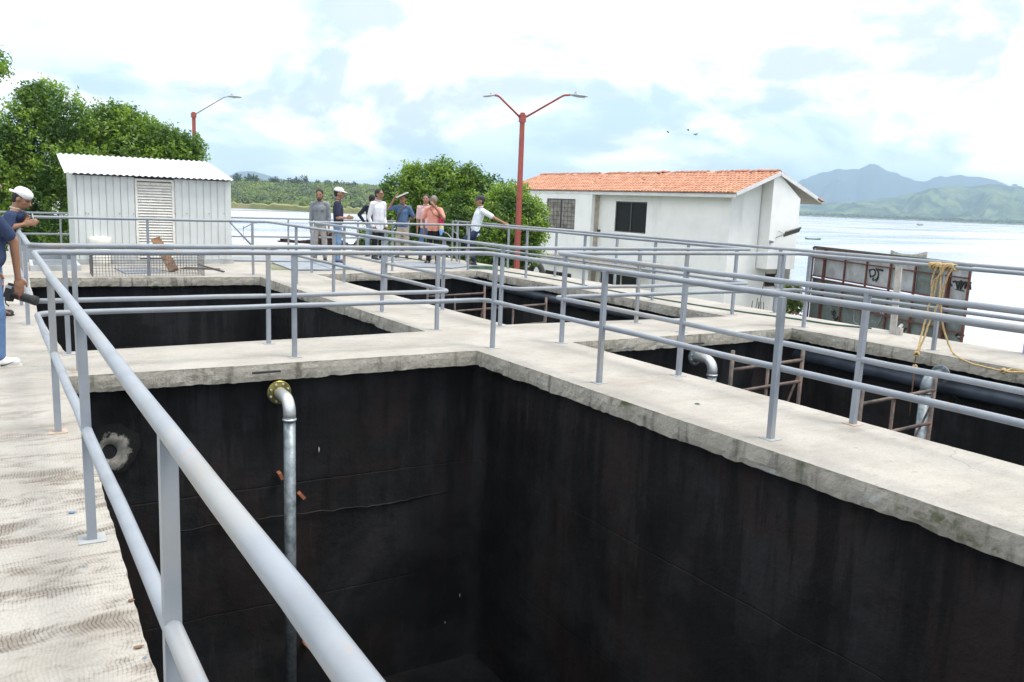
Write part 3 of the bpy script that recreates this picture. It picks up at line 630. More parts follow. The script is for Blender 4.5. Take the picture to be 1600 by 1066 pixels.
# steel plates, hatches
def quad_plate(pxs, z, label, mat='plate', t=.02, name='steel_plate', grp=None):
    q = [B(x, y, z) for x, y in pxs]; n = len(q); v = [(p.x, p.y, z) for p in q]+[(p.x, p.y, z-t) for p in q]
    ar = sum(q[i].x*q[(i+1) % n].y-q[(i+1) % n].x*q[i].y for i in range(n)); top = tuple(range(n)) if ar > 0 else tuple(range(n-1, -1, -1))
    o = obj(name, v, [top, tuple(i+n for i in reversed(top))]+[(i, (i+1) % n, n+(i+1) % n, n+i) for i in range(n)], mat)
    return tag(o, label, 'plate', grp)
gp = 'flat grey steel cover plates on the deck'
quad_plate(((362, 401.5), (440, 401.5), (505, 408.5), (362, 406.5)), .03, 'large grey steel cover plate just right of the shed', grp=gp)
quad_plate(((424, 409.5), (484, 409.5), (520, 421), (456, 421)), .03, 'grey cover plate in front of the men, over the greenish hatch', grp=gp)
quad_plate(((488, 410), (530, 410), (566, 419), (522, 421)), .025, 'grey cover plate at the feet of the man in the white cap', grp=gp)
quad_plate(((614, 409.5), (690, 408.5), (742, 414.5), (706, 418.5), (624, 415.5)), .028, 'grey cover plate under the man in the salmon shirt', grp=gp)
quad_plate(((580, 402), (612, 401), (640, 405), (606, 407)), .02, 'small grey cover plate behind the man in the white shirt', grp=gp)
quad_plate(((178, 418), (234, 416.5), (258, 425), (196, 427)), .02, 'grey cover plate seen through the wire cage', grp=gp)
quad_plate(((422, 411), (440, 411), (462, 421.6), (424, 421.6)), .006, 'dark greenish open hatch beside the grey cover plate', 'ground', .004, 'open_hatch')
quad_plate(((290, 417), (344, 419.5), (344, 421), (280, 420)), .012, 'dark open slot right of the leaning board', 'rubber', .006, 'open_hatch')
def leaning(pa, pb_, w_, t, name, mat, label, cat):
    o = MB().bar(pa, pb_, w_, t).build(name, mat); tag(o, label, cat)
leaning(B(310, 413.5, .01), B(350, 424.5, .02), .035, .02, 'steel_bar', 'frame', 'thin dark steel bar lying on the deck right of the cage', 'bar')
def left_hatch():
    e = empty('raised_hatch', B(48, 424, 0), 'low grey framed hatch with slatted grating left of the shed', 'hatch'); c = Vector(e.location)
    x0, x1 = -.1, .86; yb = 17.1
    MB().box((0, 0, 0), (.80, .06, .10)).box((0, 1.3, 0), (.80, 1.36, .10)).box((0, .06, 0), (.05, 1.3, .10)).box((.75, .06, 0), (.80, 1.3, .10)).build('frame', 'annex', e)
    MB().box((.05, .06, .01), (.75, 1.3, .02)).build('void', 'ground', e)
    me = None
    for k in range(9):
        if me is None: o = MB().box((.05, 0, .07), (.75, .05, .09)).build('slat', 'plate', e); me = o.data
        else: o = bpy.data.objects.new('slat', me); COL.objects.link(o); o.parent = e
        o.location = (0, .1+k*.135, 0)
    MB().box((-.1, 2.0, .0), (.82, 2.06, .26)).build('back_panel', 'plate', e)
left_hatch()
# strips of the gate / ladder at the far corner of the deck
e = empty('gate_frame', (9.62, 19.05, 0), 'narrow grey steel stair rail frame at the far right corner of the deck', 'gate')
for k, (px, py) in enumerate(((706, 408), (714, 409), (718, 411))):
    p = B(px, py)-Vector(e.location); MB().bar((p.x, p.y, 0), (p.x, p.y, 1.03 if k < 2 else .55), .035 if k < 2 else .02).build('upright', 'paint', e)
tubeobj('bent_tube', [V(692, 362, 21)-Vector(e.location), V(700, 366, 20.8)-Vector(e.location), V(706, 374, 20.6)-Vector(e.location)], .012, 'paint', e)
tubeobj('bent_tube', [V(708, 362, 20.4)-Vector(e.location), V(714, 366, 20.3)-Vector(e.location), V(718, 378, 20.2)-Vector(e.location)], .012, 'paint', e)
b = MB().box((-.12, -.1, 0), (.12, .1, .3)).box((-.1, -.08, .3), (.1, .08, .315)).build('block', 'beige'); b.location = B(676, 405.5); tag(b, 'pale block standing behind the man in the salmon shirt', 'block')
# pipes and weeds under the far slab of the far left tank
e = empty('wall_conduit', onY(235, 452, 15.98), 'pair of thin conduits on the far wall of the far left tank under the cage', 'conduit'); c = Vector(e.location)
for py in (452, 460):
    a_, b_ = onY(235, py, 15.9)-c, onY(325, py-2, 15.9)-c; MB().tube([a_, b_], .018, 8).build('conduit', 'galv', e, True)
def leafmesh(name, mat, pts, nrm, size, parent=None, asp=.45, rndo=None):
    n = len(pts); pts = np.asarray(pts); nrm = np.asarray(nrm)
    nrm = nrm/np.linalg.norm(nrm, axis=1, keepdims=True); t = RS.normal(size=(n, 3)); t -= nrm*(t*nrm).sum(1, keepdims=True); t /= np.linalg.norm(t, axis=1, keepdims=True)+1e-9
    b = np.cross(nrm, t); s = (size*RS.uniform(.7, 1.3, n))[:, None]
    fold = nrm*s*.16
    v = np.stack([pts-t*s, pts+b*s*asp+fold, pts+t*s, pts-b*s*asp+fold], 1).reshape(-1, 3)
    me = bpy.data.meshes.new(name); me.vertices.add(4*n); me.vertices.foreach_set('co', v.ravel()); me.loops.add(6*n); me.polygons.add(2*n)
    idx = (np.arange(n)[:, None]*4+np.array([[0, 1, 2, 0, 2, 3]])).ravel(); me.loops.foreach_set('vertex_index', idx); me.polygons.foreach_set('loop_start', np.arange(2*n)*3); me.update(calc_edges=True)
    at = me.attributes.new('rnd', 'FLOAT', 'POINT'); r = np.repeat(RS.uniform(0, 1, n) if rndo is None else rndo, 4); at.data.foreach_set('value', r.astype(np.float32))
    me.materials.append(MT[mat]); o = bpy.data.objects.new(name, me); COL.objects.link(o)
    if parent is not None: o.parent = parent
    return o
def lobecloud(lobes, n, spr=7, twig=.22, hollow=.55):
    # lobes: (center, (rx,ry,rz)); sprigs on and in the lobes
    L = [(np.array(c), np.array(r)) for c, r in lobes]; wts = np.array([(r[0]*r[1])**.9 for c, r in L]); wts /= wts.sum(); ns = n//spr
    ch = RS.choice(len(L), ns, p=wts); u = RS.normal(size=(ns, 3)); u /= np.linalg.norm(u, axis=1, keepdims=True)
    # clumping: bumpy radius
    C = np.array([L[i][0] for i in ch]); R_ = np.array([L[i][1] for i in ch]); ph = C.sum(1)
    bmp = 1+.15*np.sin(u[:, 0]*7+ph)*np.sin(u[:, 1]*6+ph*2)+.15*np.sin(u[:, 2]*8+ph*3+u[:, 0]*5)+.10*np.sin(u[:, 0]*17+u[:, 1]*15+ph)+.05*np.sin(u[:, 2]*29+u[:, 0]*23)
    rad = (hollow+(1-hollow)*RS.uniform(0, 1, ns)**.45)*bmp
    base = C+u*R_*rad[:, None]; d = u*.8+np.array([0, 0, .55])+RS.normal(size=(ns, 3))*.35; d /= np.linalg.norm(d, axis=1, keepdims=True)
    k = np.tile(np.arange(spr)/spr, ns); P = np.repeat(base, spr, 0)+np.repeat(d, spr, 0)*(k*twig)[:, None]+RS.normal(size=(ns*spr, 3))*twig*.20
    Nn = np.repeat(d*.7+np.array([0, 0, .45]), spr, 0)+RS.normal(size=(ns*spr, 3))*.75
    rnd = np.clip(np.repeat(RS.uniform(0, 1, ns)*.6+np.clip((rad-.75)*1.1, 0, .4), spr)+RS.uniform(-.2, .2, ns*spr), 0, 1)  # random tone, plus outer leaves brighter than inner ones, imitating light on the crown
    return P, Nn, rnd
def tree(name, label, cat, lobes_px, D, n, size, mat='leaf', ground=-3.9, trunk=.22, group=None, dj=.5, twig=.22, base=None):
    lobes = []
    for x, y, r in lobes_px:
        rr = r*D/FPX*.90; c = V(x, y+2, D+RS.uniform(-dj, dj)*rr); lobes.append((tuple(c), (rr, rr*1.1, rr*.95)))
    cx = sum(c[0] for c, _ in lobes)/len(lobes); cy = sum(c[1] for c, _ in lobes)/len(lobes)
    e = empty(name, (cx, cy, ground), label, cat, group); org = np.array([cx, cy, ground])
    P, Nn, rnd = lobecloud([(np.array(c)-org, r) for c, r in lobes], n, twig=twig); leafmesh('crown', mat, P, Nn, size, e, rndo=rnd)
    mb = MB(); fork = Vector((0, 0, min(1.6, .4*(max(c[2] for c, _ in lobes)-ground)))); mb.tube([(0, 0, -.2), fork*.5+Vector((.05, 0, 0)), fork], trunk, 9, r2=trunk*.7)
    for c, r in lobes:
        t = Vector(c)-Vector(org); m_ = fork.lerp(t, .5)+Vector((RS.normal(0, .15), RS.normal(0, .15), .1)); mb.tube([fork, m_, t], trunk*.42, 6, r2=trunk*.1)
    mb.build('trunk', 'bark', e, True); return e
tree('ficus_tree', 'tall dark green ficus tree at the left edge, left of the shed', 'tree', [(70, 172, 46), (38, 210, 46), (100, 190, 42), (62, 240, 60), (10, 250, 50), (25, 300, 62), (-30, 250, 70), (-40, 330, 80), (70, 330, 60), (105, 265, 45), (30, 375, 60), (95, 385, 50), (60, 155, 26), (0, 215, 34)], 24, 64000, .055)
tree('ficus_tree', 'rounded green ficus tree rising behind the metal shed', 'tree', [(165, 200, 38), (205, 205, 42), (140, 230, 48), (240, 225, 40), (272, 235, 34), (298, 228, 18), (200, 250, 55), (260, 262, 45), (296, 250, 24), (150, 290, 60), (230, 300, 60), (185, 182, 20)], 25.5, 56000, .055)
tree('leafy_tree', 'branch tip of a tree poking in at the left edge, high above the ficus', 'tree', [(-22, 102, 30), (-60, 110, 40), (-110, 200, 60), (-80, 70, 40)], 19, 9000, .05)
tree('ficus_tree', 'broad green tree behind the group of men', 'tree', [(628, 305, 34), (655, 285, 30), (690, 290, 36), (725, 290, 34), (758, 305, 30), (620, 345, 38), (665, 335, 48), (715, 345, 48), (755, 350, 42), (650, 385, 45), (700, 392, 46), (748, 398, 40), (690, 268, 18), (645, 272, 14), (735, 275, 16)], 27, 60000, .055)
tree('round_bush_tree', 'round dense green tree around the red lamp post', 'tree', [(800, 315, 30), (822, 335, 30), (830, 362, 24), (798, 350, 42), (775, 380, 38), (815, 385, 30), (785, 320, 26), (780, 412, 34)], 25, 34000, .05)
tree('light_shrub', 'small yellow green shrub beside the white shirted man', 'shrub', [(572, 368, 12), (578, 380, 14), (568, 388, 11), (585, 362, 8)], 25.5, 2600, .05, 'leaf2', trunk=.05, twig=.14)
tree('light_shrub', 'small green shrub behind the rusty iron fence by the house corner', 'shrub', [(1240, 452, 11), (1232, 470, 14), (1246, 476, 10), (1225, 480, 12)], 31, 2200, .07, 'leaf2', trunk=.05, twig=.14)
tree('wall_weed', 'little tufts of green weed at the foot of the white house', 'weed', [(905, 443, 4), (897, 440, 3)], 34, 300, .05, 'leaf2', trunk=.01, twig=.08)
pw = [np.array(onY(RS.uniform(235, 300), 446+RS.uniform(-1, 3), 15.78)) for _ in range(130)]; o = leafmesh('weeds_under_slab', 'leaf2', pw, RS.normal(size=(130, 3)), .035); tag(o, 'fringe of weeds hanging under the slab edge below the cage', 'weeds')
# ---------------------------------------------------------------- street lamps
def lamp_head(e, p, d, s=1.):
    d = Vector(d).normalized(); u = d.cross(Vector((0, 0, 1))).normalized(); n = u.cross(d); p = Vector(p)
    secs = [(0, .035, .035), (.07, .05, .045), (.10, .10, .06), (.28, .15, .06), (.50, .13, .035), (.58, .05, .012)]; v = []; f = []
    for t, w_, h in secs:
        for a, b in ((-1, -.3), (-.9, .5), (-.4, 1), (.4, 1), (.9, .5), (1, -.3), (.5, -.5), (-.5, -.5)): v.append(p+d*t*s+u*a*w_*s+n*b*h*s)
    for i in range(len(secs)-1):
        for k in range(8): f.append((i*8+k, i*8+(k+1) % 8, (i+1)*8+(k+1) % 8, (i+1)*8+k))
    f += [tuple(range(7, -1, -1)), tuple((len(secs)-1)*8+k for k in range(8))]; h_ = obj('lamp_head', v, f, 'lamp', e, True)
    MB().lathe([(.04*s, 0), (.045*s, .02*s), (.04*s, .07*s), (.01*s, .075*s)], tuple(p+d*.17*s+n*.05*s), tuple(n), 12).build('photocell', 'lamp', h_, True)
    MB().box((-.1*s, -.15*s, -.012*s), (.1*s, .15*s, 0), Matrix.Translation(p+d*.33*s-n*.03*s) @ Matrix((u, d, n)).transposed().to_4x4()).build('lens', 'white', h_)
def street_lamp(D, top, base_px, arms, label, wbot, wtop, ground=-3.9, pm='redpole'):
    tp = V(*top, D); e = empty('street_lamp', (tp.x, tp.y, ground), label, 'street lamp', 'street lamps on red poles'); c = Vector(e.location); H = tp.z-ground
    MB().bar((0, 0, 0), (0, 0, H), wbot, up=(0, 1, 0), w2=wtop).build('pole', pm, e)
    MB().box((-.16, -.16, 0), (.16, .16, .02)).build('base_plate', 'redpole', e)
    MB().box((-wtop*.75, -wtop*.75, H-.17), (wtop*.75, wtop*.75, H+.03)).box((-wtop*.5, -wtop*.5, H+.03), (wtop*.5, wtop*.5, H+.08)).build('collar', pm, e)
    for pts, hd, am in arms:
        P = [V(x, y, D)-c for x, y in pts]; P = fillet(P, .15, 5, False); MB().tube(P, .028, 10).build('arm', am, e, True)
        q = V(*hd, D)-c; lamp_head(e, P[-1], q-P[-1], (q-P[-1]).length/.58)
street_lamp(22, (816.5, 181), (812, 415), [([(812, 183), (779, 150), (773, 149)], (754, 151), 'redpole'), ([(822, 183), (881, 149), (891, 148.5)], (918.5, 151.5), 'redpole')], 'tall red street lamp with two arms and grey heads in front of the house', .15, .095)
street_lamp(40, (302.5, 178), (303, 210), [([(303, 180), (350, 152), (356, 151)], (378, 152), 'lamp')], 'red street lamp with a single arm rising behind the shed trees', .16, .15)
street_lamp(45, (380.3, 355), (380, 372), [([(380.5, 356.5), (396, 348.5), (399, 348.3)], (405, 350), 'lamp')], 'low thin lamp on the shore beyond the far deck edge', .035, .03, pm='lamp')
# ---------------------------------------------------------------- white house
def house():
    X0, Y0, Y1 = 23.94, 23.67, 40.2; XR = 25.84; X1 = 27.95; zE, zR, zE2 = 2.15, 3.03, 2.02; GZ = -3.9; XL = X0
    e = empty('white_house', (X0, Y0, GZ), 'two storey white rendered house with orange clay tile roof by the lake', 'house'); c = Vector(e.location)
    def bx(name, lo, hi, mat, par=e):
        mb = MB().box(tuple(Vector(lo)-c), tuple(Vector(hi)-c)); return mb.build(name, mat, par)
    ysplit = 32.2; jog = .45    # north part stands forward
    # facade wall with real openings: list of (y0,y1,z0,z1)
    wins = dict(a=(33.55, 36.1, .33, 1.80), b=(28.70, 30.95, .38, 1.77), c=(33.6, 36.0, -3.2, onX(880, 426, X0-.45).z), d=(29.0, 31.9, -3.3, -1.55), f=(37.4, 38.9, -3.0, onX(826, 417.5, X0-.45).z))
    def wall(name, x, y0, y1, z0, z1, holes, th=.18):
        ys = sorted({y0, y1, *[h[0] for h in holes], *[h[1] for h in holes]}); zs = sorted({z0, z1, *[h[2] for h in holes], *[h[3] for h in holes]}); mb = MB()
        for i in range(len(ys)-1):
            for j in range(len(zs)-1):
                ym = (ys[i]+ys[i+1])/2; zm = (zs[j]+zs[j+1])/2
                if any(h[0] < ym < h[1] and h[2] < zm < h[3] for h in holes): continue
                mb.box((x-c.x, ys[i]-c.y, zs[j]-c.z), (x+th-c.x, ys[i+1]-c.y, zs[j+1]-c.z))
        return mb.build(name, 'wall', e)
    xf = X0-jog*0; xn = X0-.0
    wall('wall', X0+.001, Y0, ysplit, GZ, zE+.05, [wins['b'], wins['d']]); wall('wall', X0-jog, ysplit, Y1, GZ, zE-.1, [wins['a'], wins['c'], wins['f']])
    bx('wall', (X0-jog+.18, ysplit, GZ), (X0+.2, ysplit+.16, zE-.1), 'beige')
    # gable: lower thin wall + upper right part standing proud
    v = [(X0+.18, Y0, GZ), (XR-.3, Y0, GZ), (XR-.3, Y0, zR-.16), (X0+.18, Y0, zE+.05)]
    v = [Vector(p)-c for p in v]; v += [p+Vector((0, .16, 0)) for p in v]
    F6 = [(0, 1, 2, 3), (7, 6, 5, 4), (0, 4, 5, 1), (1, 5, 6, 2), (2, 6, 7, 3), (3, 7, 4, 0)]
    obj('wall', v, F6, 'wall', e)
    yp = Y0-.55; xa = onY(1186, 300, yp).x; xb = onY(1250, 320, yp).x
    zA = -.70
    v = [(XR-.25, yp, zA), (xb, yp, zA), (xb, yp, zE2+.1), (XR+.1, yp, zR-.06), (XR-.25, yp, zR-.20)]; v = [Vector(p)-c for p in v]; n = 5; v += [p+Vector((0, 3.5, 0)) for p in v]
    obj('projecting_bay', v, [tuple(range(n)), tuple(range(2*n-1, n-1, -1))]+[(i, n+i, n+(i+1) % n, (i+1) % n) for i in range(n)], 'wall', e)
    wx0, wx1, wz0, wz1 = 26.2, 26.9, -1.42, -.98
    mb = MB(); 
    for lo, hi in (((XR-.3, GZ), (wx0, zA)), ((wx1, GZ), (xb-.4, zA)), ((wx0, wz1), (wx1, zA)), ((wx0, GZ), (wx1, wz0))): mb.box((lo[0]-c.x, 0.01, lo[1]-c.z), (hi[0]-c.x, .2, hi[1]-c.z))
    mb.build('wall', 'wall', e)
    def window(y0, y1, z0, z1, x, fm, gm, mull=(.5,), grid=0, kind='window'):
        w_ = empty('window', (0, 0, 0)); w_.parent = e; mb = MB(); t = .05; x0 = x+.03
        q = lambda a, b, d_, f_: mb.box((x0-c.x, a-c.y, b-c.z), (x0+.06-c.x, d_-c.y, f_-c.z))
        q(y0, z0, y1, z0+t); q(y0, z1-t, y1, z1); q(y0, z0+t, y0+t, z1-t); q(y1-t, z0+t, y1, z1-t)
        for m_ in mull: ym = y0+(y1-y0)*m_; q(ym-t*.6, z0+t, ym+t*.6, z1-t)
        mb.build('frame', fm, w_)
        ed = [0]+list(mull)+[1]
        for i in range(len(ed)-1):
            a = y0+(y1-y0)*ed[i]+.02; b = y0+(y1-y0)*ed[i+1]-.02
            MB().box((x0+.035-c.x, a-c.y, z0+.02-c.z), (x0+.045-c.x, b-c.y, z1-.02-c.z)).build('pane', gm, w_)
        if grid:
            for k in range(1, grid): z = z0+(z1-z0)*k/grid; MB().bar((x0-.02-c.x, y0-c.y, z-c.z), (x0-.02-c.x, y1-c.y, z-c.z), .022).build('bar', 'frame', w_)
            for k in range(1, 8): y = y0+(y1-y0)*k/8; MB().bar((x0-.02-c.x, y-c.y, z0-c.z), (x0-.02-c.x, y-c.y, z1-c.z), .014).build('bar', 'frame', w_)
        return w_
    window(*wins['a'], X0-jog, 'frame', 'curtain', grid=7); window(*wins['b'], X0, 'frame', 'glass'); window(*wins['c'], X0-jog, 'frame', 'glass'); window(*wins['d'], X0, 'fascia', 'glass', (.44,)); window(*wins['f'], X0-jog, 'frame', 'glass')
    MB().box((wx0-c.x, .05, wz0-c.z), (wx1-c.x, .1, wz1-c.z)).build('small_window', 'glass', e)
    mb = MB(); mb.box((wx0-.03-c.x, -.01, wz0-.04-c.z), (wx1+.03-c.x, .04, wz0-c.z)).box((wx0-.03-c.x, -.01, wz1-c.z), (wx1+.03-c.x, .04, wz1+.04-c.z)).box((wx0-.04-c.x, -.01, wz0-c.z), (wx0-c.x, .04, wz1-c.z)).box((wx1-c.x, -.01, wz0-c.z), (wx1+.04-c.x, .04, wz1-c.z)); mb.build('window_surround', 'rust', e)
    # canopy slab between the storeys, small metal bracket
    bx('canopy', (X0-jog-.5, 28.2, -1.22), (X0-jog*.0, 39.5, -.98), 'beige')
    mb = MB(); 
    for a, b in (((0, 0, 0), (0, 1.0, 0)), ((0, 0, 0), (0, 0, .3)), ((0, 1.0, 0), (0, 1.0, .3)), ((0, 0, .3), (0, 1., .3)), ((.4, 0, 0), (.4, 1, 0)), ((0, 0, 0), (.4, 0, 0)), ((0, 1, 0), (.4, 1, 0))): mb.bar(Vector(a)+Vector((-.4, 3.4, 2.85)), Vector(b)+Vector((-.4, 3.4, 2.85)), .03)
    mb.build('wall_bracket', 'fascia', e)
    # back walls + inner dark boxes
    bx('wall', (X1-.1, Y0+.2, GZ), (X1, Y1, zE2), 'wall'); bx('wall', (X0, Y1-.2, GZ), (X1-.1, Y1, zE), 'wall'); bx('wall', (X0+1.5, Y0+.3, GZ), (X0+1.6, Y1-.3, zE), 'dark')
    # roof deck slabs
    ov = .30; xf_ = X0-jog-.28; ya, yb = Y0-.62, Y1+.3; sl = (zR-zE)/(XR-X0)
    zf = zE-.06
    def slab(name, pts, mat, t=.07):
        v = [Vector(p)-c for p in pts]; v += [p-Vector((0, 0, t)) for p in v]; return obj(name, v, F6, mat, e)
    XF = X0-.42; zF = 2.17; XB = 28.45; zB = 2.0
    slab('roof_deck', [(XF, ya, zF), (XR, ya, zR+.02), (XR, yb, zR+.02), (XF, yb, zF)], 'fascia'); slab('roof_deck', [(XR+.001, ya, zR+.02), (XB, ya, zB), (XB, yb, zB), (XR+.001, yb, zR+.02)], 'wood')
    MB().bar(Vector((XF, ya-.02, zF-.0))-c, Vector((XR, ya-.02, zR+.02))-c, .03, .14).bar(Vector((XR, ya-.02, zR+.02))-c, Vector((XB-.35, ya-.02, zB+.16))-c, .03, .14).build('barge_board', 'fascia', e)
    MB().box(tuple(Vector((XF-.05, ya, zF-.13))-c), tuple(Vector((XF-.01, yb, zF+.01))-c)).build('fascia_board', 'fascia', e)
    # clay tiles
    v = []; f = []; rnd = []
    def tiles(xa_, za_, xb_, zb_, rows):
        sg = 1 if xb_ > xa_ else -1; d = Vector((xb_-xa_, 0, zb_-za_)); Ls = d.length; d.normalize(); nrm = Vector((-d.z*sg, 0, abs(d.x))); wd = .205; nc = int((yb-ya+.1)/wd)
        for i in range(nc):
            y = ya-.03+wd*(i+.5)
            for r in range(rows):
                if RS.rand() < .004: continue
                s0 = Ls*r/rows-.04; s1 = Ls*(r+1)/rows+.05; jx = RS.normal(0, .006); tilt = RS.normal(0, .006)
                if r == rows-1: s1 += RS.uniform(-.05, .08); tilt += RS.uniform(0, .035)
                b0 = len(v); rv = RS.uniform()
                for s_, rad, lift in ((s0, .105, .028), (s1, .088, .004+tilt)):
                    base = Vector((xa_, y+jx, za_))+d*s_+nrm*lift
                    for a in range(6):
                        t = math.pi*a/5; v.append(tuple(base+Vector((0, math.cos(t)*rad, 0))+nrm*(math.sin(t)*rad*.62)-c))
                for a in range(5): f.append((b0+a, b0+a+1, b0+6+a+1, b0+6+a))
                f.append(tuple(b0+a for a in range(6))); rnd.extend([rv]*12)
    tiles(XF-.08, zF+.03, XR-.02, zR+.05, 11); nfront = len(v); tiles(XB+.04, zB+.02, XR+.02, zR+.05, 13)
    o = obj('roof_tiles', v, f, 'tile', e); at = o.data.attributes.new('rnd', 'FLOAT', 'POINT'); at.data.foreach_set('value', np.array(rnd, np.float32)); o['kind'] = 'stuff'; o['label'] = 'rows of orange barrel tiles'
    # broken ridge tiles
    y = ya+.1
    while y < yb-.2:
        L_ = RS.uniform(.28, .42)
        if RS.rand() < .86:
            n = 7; vv = []
            tl = RS.normal(0, .05)
            for s_, rad in ((0, .13), (L_, .11)):
                for a in range(n): t = math.pi*a/(n-1); vv.append(Vector((XR-.02+math.cos(t)*rad*1.1, y+s_, zR+.10+math.sin(t)*rad*.7+tl*s_+RS.normal(0, .004)))-c)
            rt = obj('ridge_tile', vv, [(a, a+1, n+a+1, n+a) for a in range(n-1)]+[tuple(range(n))], 'tile', e)
            at = rt.data.attributes.new('rnd', 'FLOAT', 'POINT'); at.data.foreach_set('value', np.full(2*n, RS.uniform(.6, 1), np.float32))
        y += L_*.9
    for px, fr, sx in ((978, .80, .30), (1003, .45, .22), (905, .93, .34), (1050, .9, .25)):
        yy = onX(px, 270, XR).y; q = Vector((XF+(XR-XF)*fr, yy, zF+(zR-zF)*fr+.10)); rt = MB().box((-.12, -sx/2, -.02), (.12, sx/2, .03), Matrix.Translation(q-c) @ Matrix.Rotation(-.3, 4, 'Y') @ Matrix.Rotation(.25, 4, 'X')).build('loose_tile', 'tile', e)
    # antenna dish arm on the bay
    q = onY(1212, 372, yp); q2 = onY(1250, 358.5, yp-.4); q3 = onY(1226, 366, yp-.25)
    a = empty('solar_floodlight', q, 'dark flat floodlight on a thin arm sticking out of the white bay wall', 'lamp')
    MB().bar((0, 0, 0), q3-q, .03).bar((.1, 0, .28), q3-q, .015).build('arm', 'galv', a); MB().bar(q3-q, q2-q, .30, .05, (0, .5, .5)).build('panel', 'frame', a)
    q = onY(1204, 378, yp); a = MB().box((-.05, -.12, -.04), (.05, 0, .04)).box((-.12, -.1, .0), (-.08, -.04, .06)).build('wall_light', 'galv'); a.location = q; tag(a, 'tiny grey fitting on the white bay wall below the floodlight', 'light')
    q = onX(937, 361, X0-jog-.02); a = MB().box((-.1, -.06, -.07), (0, .06, .07)).box((-.14, -.03, -.03), (-.1, .03, .03)).build('wall_fitting', 'rubber'); a.location = q; tag(a, 'small black fitting on the white facade between the two upper windows', 'light')
    # rusty starter bars
    for k, (px, py, tpx, tpy) in enumerate(((1172, 484, 1176, 470), (1178, 484, 1184, 466), (1182, 486, 1197, 425), (1184, 486, 1185, 472), (1188, 486, 1189, 472), (1193, 487, 1193, 472))):
        a_, b_ = onY(px, py+14, Y0-1.2), onY(tpx, tpy, Y0-1.2); o = MB().bar(Vector((0, 0, 0)), b_-a_, .02).build('steel_rod', 'frame'); o.location = a_; tag(o, ['leftmost slanting rod by the white bay', 'second slanting rod by the white bay', 'longest rod, leaning high against the white bay', 'left of the three short upright rods by the bay', 'middle of the three short upright rods by the bay', 'rightmost short upright rod by the white bay'][k], 'rod', 'steel rods by the house')
house()
# tyre mounted on post near the house
q = V(838, 430, 31); ty = empty('old_tyre', q, 'black tyre half showing above the deck edge beside the house', 'tyre'); 
tor = MB(); tor.tube([(0, .42*math.cos(t), .42*math.sin(t)) for t in [k*2*math.pi/24 for k in range(24)]], .11, 8, True).build('tyre', 'rubber', ty, True)
for s in (-1, 1): MB().bar((0, s*.4, 0), (0, s*.4, -2.6), .06).build('stake', 'wood', ty)
